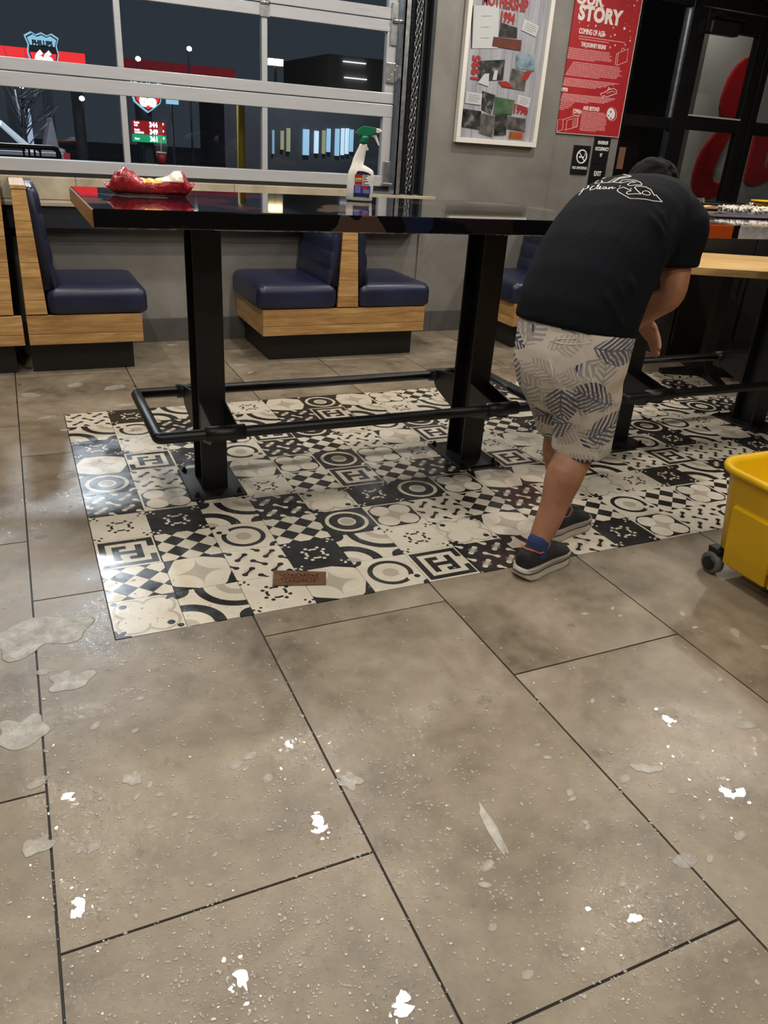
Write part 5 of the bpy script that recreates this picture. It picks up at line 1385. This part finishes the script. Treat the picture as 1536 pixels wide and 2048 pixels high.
def wash(name, loc, e, size, col=(.9, .95, 1)):
    ld = bpy.data.lights.new(name, 'AREA'); ld.shape = 'DISK'; ld.size = size; ld.energy = e; ld.color = col
    lo = bpy.data.objects.new(name, ld); COL.objects.link(lo); lo.location = loc; return lo
wash('sign_panel_fill', (6.0, 5.9, 2.85), 5, .12, (1, .97, .9))  # unseen lamp added to brighten the sign panel
wash('outdoor_fill', (.5, 12.6, 5.5), 420, .5); wash('outdoor_fill', (9, 24, 5.5), 300, .5); wash('outdoor_fill', (-1.5, 16, 5.5), 420, .5)  # unseen area lamps added to brighten the objects outside

# ------------------------------------------------------------------ wet floor: suds, drops, and a scrap of printed wrapper
M_foam = Mat('soap_foam', rgb(226, 221, 211), .2)
_n = M_foam.noise(M_foam.coord('Object'), 160, 4, .6)
M_foam.bump(_n, .5, .004)
M_foam.set('Alpha', M_foam.ramp(M_foam.noise(M_foam.coord('Object'), 26, 4, .6), [(.3, (.30,)*3), (.7, (.66,)*3)]))
M_suds = M_foam.m.copy(); M_suds.name = 'thin_suds'; M_foam = M_foam.m
for n_ in M_suds.node_tree.nodes:
    if n_.type == 'VALTORGB': n_.color_ramp.elements[0].color = (.20, .20, .20, 1); n_.color_ramp.elements[1].color = (.46, .46, .46, 1)
M_drop = Mat('water_drop', rgb(222, 216, 205), .1, 0, .9); M_drop.b.inputs['Alpha'].default_value = .46; M_drop.b.inputs['Coat Weight'].default_value = 1.0; M_drop.b.inputs['Coat Roughness'].default_value = .03; M_drop = M_drop.m
M_film = glass_mat('water_film', (.97, .97, .97, 1), 1.6)
def clip_ok(p): return True
def blob(mb, c, rx, ry, rot, h, seed, n=26, rough=.28):
    r = random.Random(seed); ph = [(r.uniform(0, 6.28), r.uniform(.3, 1)) for k in range(5)]
    rings = []
    for (s, z) in ((1.0, .0007), (.97, h*.6), (.88, h*.95), (.5, h), (.05, h*1.02)):
        ring = []
        for k in range(n):
            a = 2*math.pi*k/n; q = 1+rough*sum(w_*math.sin((j+2)*a+p_) for j, (p_, w_) in enumerate(ph))/2.2
            x, y = rx*q*math.cos(a)*s, ry*q*math.sin(a)*s
            ring.append((c.x+x*math.cos(rot)-y*math.sin(rot), c.y+x*math.sin(rot)+y*math.cos(rot), z))
        rings.append(ring)
    mb.loft(rings)
BIG = [((80, 1268), .125, .095, .15, 'large patch of thin soap suds left of the patterned tiles'), ((45, 1465), .055, .06, .6, 'rounded patch of soap suds by the left grout line'), ((140, 1362), .045, .05, 1.2, 'notched patch of soap suds below the large suds patch'),
       ((700, 1562), .03, .022, 2.4, 'tailed suds patch on the grout line in mid floor'), ((985, 1660), .012, .075, -.12, 'long thin streak of suds running toward the camera'), ((1292, 1537), .034, .016, -.5, 'heart shaped suds patch on the right hand tile'), ((265, 1558), .02, .022, .5, 'small oval suds patch in the middle of the left tile'), ((75, 1692), .032, .022, .3, 'star shaped suds patch near the lower left grout line')]
for k, (p, rx, ry, rot, lb) in enumerate(BIG):
    mb = MB(); c_ = atz(*p); blob(mb, c_, rx, ry, rot, .0022, k+3, 34, .34 if k not in (4,) else .2)
    tag(mb.build('suds_patch', M_foam, smooth=True), lb, 'soap suds')
sd = MB(); r = random.Random(21)
SM = [((985, 1855), .010), ((430, 1710), .006), ((1250, 1558), .014), ((1345, 1582), .014), ((1185, 1402), .010), ((1170, 1228), .012), ((1365, 1228), .012), ((1390, 1255), .010), ((1470, 1265), .022), ((1225, 1217), .010), ((1240, 1232), .008), ((280, 1398), .010), ((190, 1452), .016), ((85, 1345), .016), ((270, 1462), .008), ((75, 1565), .018), ((190, 1690), .018),
      ((535, 1557), .014), ((500, 1512), .016), ((470, 1530), .016), ((1405, 1634), .012), ((1480, 1672), .013), ((1370, 1722), .022), ((1420, 1718), .010), ((1245, 1770), .008), ((975, 1732), .014), ((970, 1770), .012), ((1055, 1950), .01), ((160, 1700), .008), ((300, 1570), .008), ((275, 1592), .009), ((320, 1590), .009), ((540, 1660), .006), ((350, 1630), .006), ((380, 1635), .007), ((300, 1655), .007),
      ((135, 950), .05), ((95, 835), .03), ((130, 860), .02), ((480, 730), .03), ((500, 745), .02), ((230, 775), .05), ((345, 690), .03), ((430, 720), .03), ((60, 790), .04), ((150, 770), .04), ((250, 810), .04), ((1490, 1450), .02), ((1535, 1295), .02), ((1480, 1425), .01), ((1440, 1360), .010), ((1410, 1385), .009), ((1075, 1490), .008), ((1095, 1515), .009), ((1140, 1585), .010), ((1145, 1598), .010), ((1170, 1645), .008), ((1175, 1655), .008)]
for k, (p, s_) in enumerate(SM): blob(sd, atz(*p), s_*r.uniform(1.0, 1.5), s_*r.uniform(.6, .9), r.uniform(-.5, 1.0), .0018, 50+k, 18, .14)
tag(sd.build('soap_suds', M_suds, smooth=True), 'scattered small blobs of soap suds across the wet floor', 'soap suds', None, 'stuff')
dr = MB(); r = random.Random(33)
GL = [(145, 1590, 70), (150, 1810, 110), (437, 1965, 100), (510, 1950, 90), (800, 2025, 90), (590, 1490, 70), (630, 1650, 110), (1345, 1435, 90), (1262, 1835, 120), (1460, 1580, 70), (1370, 1600, 80), (980, 1690, 130), (815, 1540, 70), (220, 1065, 50), (400, 1600, 160), (300, 1420, 120), (700, 1450, 200), (300, 1780, 160), (640, 1850, 140), (1250, 1900, 140), (950, 1650, 150), (1150, 1500, 150), (330, 1300, 80)]
KEEP = [(x_-.12, x_+.12, 2.78, 3.13) for x_ in (.626, 1.835, 2.72, 3.715)]+[(-.7, .66, 4.7, 5.4), (1.3, 2.56, 4.7, 5.4), (3.1, 6, 4.2, 5.4), (1.40, 1.74, 1.84, 2.0), (1.66, 2.0, 2.04, 2.22), (2.05, 2.7, 1.0, 1.8), (3.6, 4.6, 3.4, 4.3), (.60, .86, 2.0, 2.2), (-9, 9, 5.3, 9)]
def drop(c_, s_):
    if any(a <= c_.x <= b and e <= c_.y <= g for a, b, e, g in KEEP): return
    rings = []; k_ = r.uniform(.7, 1.4); n = 7; a0 = r.uniform(0, 6)
    for (q, z) in ((1, .0006), (.82, .14), (.4, .22)):
        rings.append([(c_.x+s_*q*math.cos(a0+2*math.pi*j/n)*k_, c_.y+s_*q*math.sin(a0+2*math.pi*j/n)/k_, z if z < .01 else s_*z*.75+.0006) for j in range(n)])
    dr.loft(rings)
for (gx, gy, sp) in GL:
    for k in range(int(sp*1.9)):
        px, py = r.gauss(gx, sp*.9), r.gauss(gy, sp*.9)
        if not (-40 < px < 1580 and 700 < py < 2080): continue
        drop(atz(px, py), min(.007, abs(r.gauss(.0008, .0015))+.0008))
for k in range(2600):
    px, py = r.uniform(-30, 1570), r.uniform(690, 2070)
    if r.random() > .35+.65*(py-690)/1350: continue
    c_ = atz(px, py); drop(c_, (abs(r.gauss(0, .0011))+.0006)*(1+.25*c_.y))
wf = MB(); rf = random.Random(8)
def chip(c_, s_, z, tilt, n=7, rough=.35):
    """a flat scrap of water film, tipped a little"""
    tx, ty = rf.gauss(0, tilt), rf.gauss(0, tilt); k_ = rf.uniform(.6, 1.5); a0 = rf.uniform(0, 6.28)
    ring = []
    for j in range(n):
        a = a0+2*math.pi*j/n; q = s_*rf.uniform(1-rough, 1+rough); x, y = q*math.cos(a)*k_, q*math.sin(a)/k_
        ring.append((c_.x+x, c_.y+y, z+s_*(abs(tx)+abs(ty))*1.6+x*tx+y*ty))
    wf.add(ring, [list(range(n))])
for (lx, ly, le) in LAMPS:
    t = CAM_H/(CAM_H+LAMP_Z); F = Vector((lx*t, ly*t, 0))         # film is placed where the floor mirrors this lamp, to make glints
    if ly < 1.5: continue
    n_big = rf.randint(1, 3)
    for k in range(n_big): chip(F+Vector((rf.gauss(0, .012), rf.gauss(0, .016), 0)), rf.uniform(.010, .019), .0008+.0002*k, .004, 15, .45)
    for k in range(46): chip(F+Vector((rf.gauss(0, .022), rf.gauss(0, .03), 0)), rf.uniform(.0015, .005), .0016+.00004*k, .018, 8, .4)
    for k in range(340):
        c_ = F+Vector((rf.gauss(0, .085), rf.gauss(0, .11), 0))
        if not any(a <= c_.x <= b and e <= c_.y <= g for a, b, e, g in KEEP): chip(c_, abs(rf.gauss(0, .0014))+.0009, .0032, .038, 6, .3)
for k in range(1500):                                             # and scraps of film all over the wet floor
    c_ = Vector((rf.uniform(-1.2, 3.4), rf.uniform(.2, 4.6), 0))
    if not any(a <= c_.x <= b and e <= c_.y <= g for a, b, e, g in KEEP): chip(c_, rf.uniform(.001, .006) if k % 12 else rf.uniform(.008, .016), .0028, .03 if k % 12 else .004, 8, .4)
wfo = wf.build('water_film', M_film)
bm = bmesh.new(); bm.from_mesh(wfo.data); bm.normal_update()
bmesh.ops.reverse_faces(bm, faces=[f for f in bm.faces if f.normal.z < 0]); bm.to_mesh(wfo.data); bm.free()
tag(wfo, 'thin films of water catching the ceiling lights on the floor', 'water', None, 'stuff')
tag(dr.build('water_drops', M_drop, smooth=True), 'fine water drops sprinkled over the wet floor tiles', 'water drops', None, 'stuff')
# wrapper scrap lying on the patterned tiles
cs = [atz(547, 1142, .002), atz(652, 1145, .002), atz(652, 1170, .002), atz(545, 1172, .002)]
sc_ = thing('wooden_plaque', (sum(p.x for p in cs)/4, sum(p.y for p in cs)/4, .001), 'small brown wood look plaque with red script lying on the patterned tiles', 'plaque')
MB().prism([(p.x, p.y) for p in cs], 'xy', .0008, .006).build('plaque_board', wood('plaque_brown', rgb(72, 50, 34), rgb(122, 92, 66), 'x', 3), sc_, bevel=.001)
sq = MB()
def on_pl(u_, v_):
    a_ = cs[0].lerp(cs[1], u_); b_ = cs[3].lerp(cs[2], u_); p = a_.lerp(b_, v_); p.z = .0066; return p
sq.tube([on_pl(.15+.7*t/60, .5+.26*math.sin(t*.95)*(1-.3*math.sin(t*.31))) for t in range(61)], .0012, 5)
sq.build('script_print', plain('dark_red_script', rgb(96, 34, 26), .6), sc_)
sq2 = MB(); sq2.tube([on_pl(.12+.76*t/30, .30+.08*math.sin(t*.8)) for t in range(31)], .0010, 5); sq2.tube([on_pl(.2+.6*t/20, .78+.05*math.sin(t*.9)) for t in range(21)], .0010, 5)
sq2.build('script_print', plain('black_script', rgb(30, 24, 20), .6), sc_)

# ------------------------------------------------------------------ ceiling spot lamps
M_lens = Mat('lamp_lens', rgb(255, 246, 232), .4); M_lens.emit((1, .93, .82, 1), 12.0); M_lens = M_lens.m
for (lx, ly, e) in LAMPS:
    t = thing('ceiling_spotlight', (lx, ly, RZ), 'small black can spotlight hanging unseen from the dark ceiling', 'lamp', 'ceiling spotlights')
    MB().lathe([(.02, 3.05), (.05, 3.05), (.062, 3.03), (.062, LAMP_Z), (.056, LAMP_Z), (.056, LAMP_Z+.01)], 20, (lx, ly, 0)).build('can', M_blackmetal, t, True)
    MB().lathe([(.012, 3.05), (.012, RZ)], 10, (lx, ly, 0)).build('stem', M_blackmetal, t, True)
    MB().lathe([(.055, LAMP_Z+.004), (.055, LAMP_Z+.008)], 20, (lx, ly, 0)).build('lens', M_lens, t)
    ld = bpy.data.lights.new('spotlight', 'AREA'); ld.shape = 'DISK'; ld.size = .13; ld.energy = e*LAMP_GAIN; ld.color = (1.0, .93, .83)
    lo = bpy.data.objects.new('spotlight', ld); COL.objects.link(lo); lo.parent = t; lo.location = (0, 0, LAMP_Z-.002-RZ)
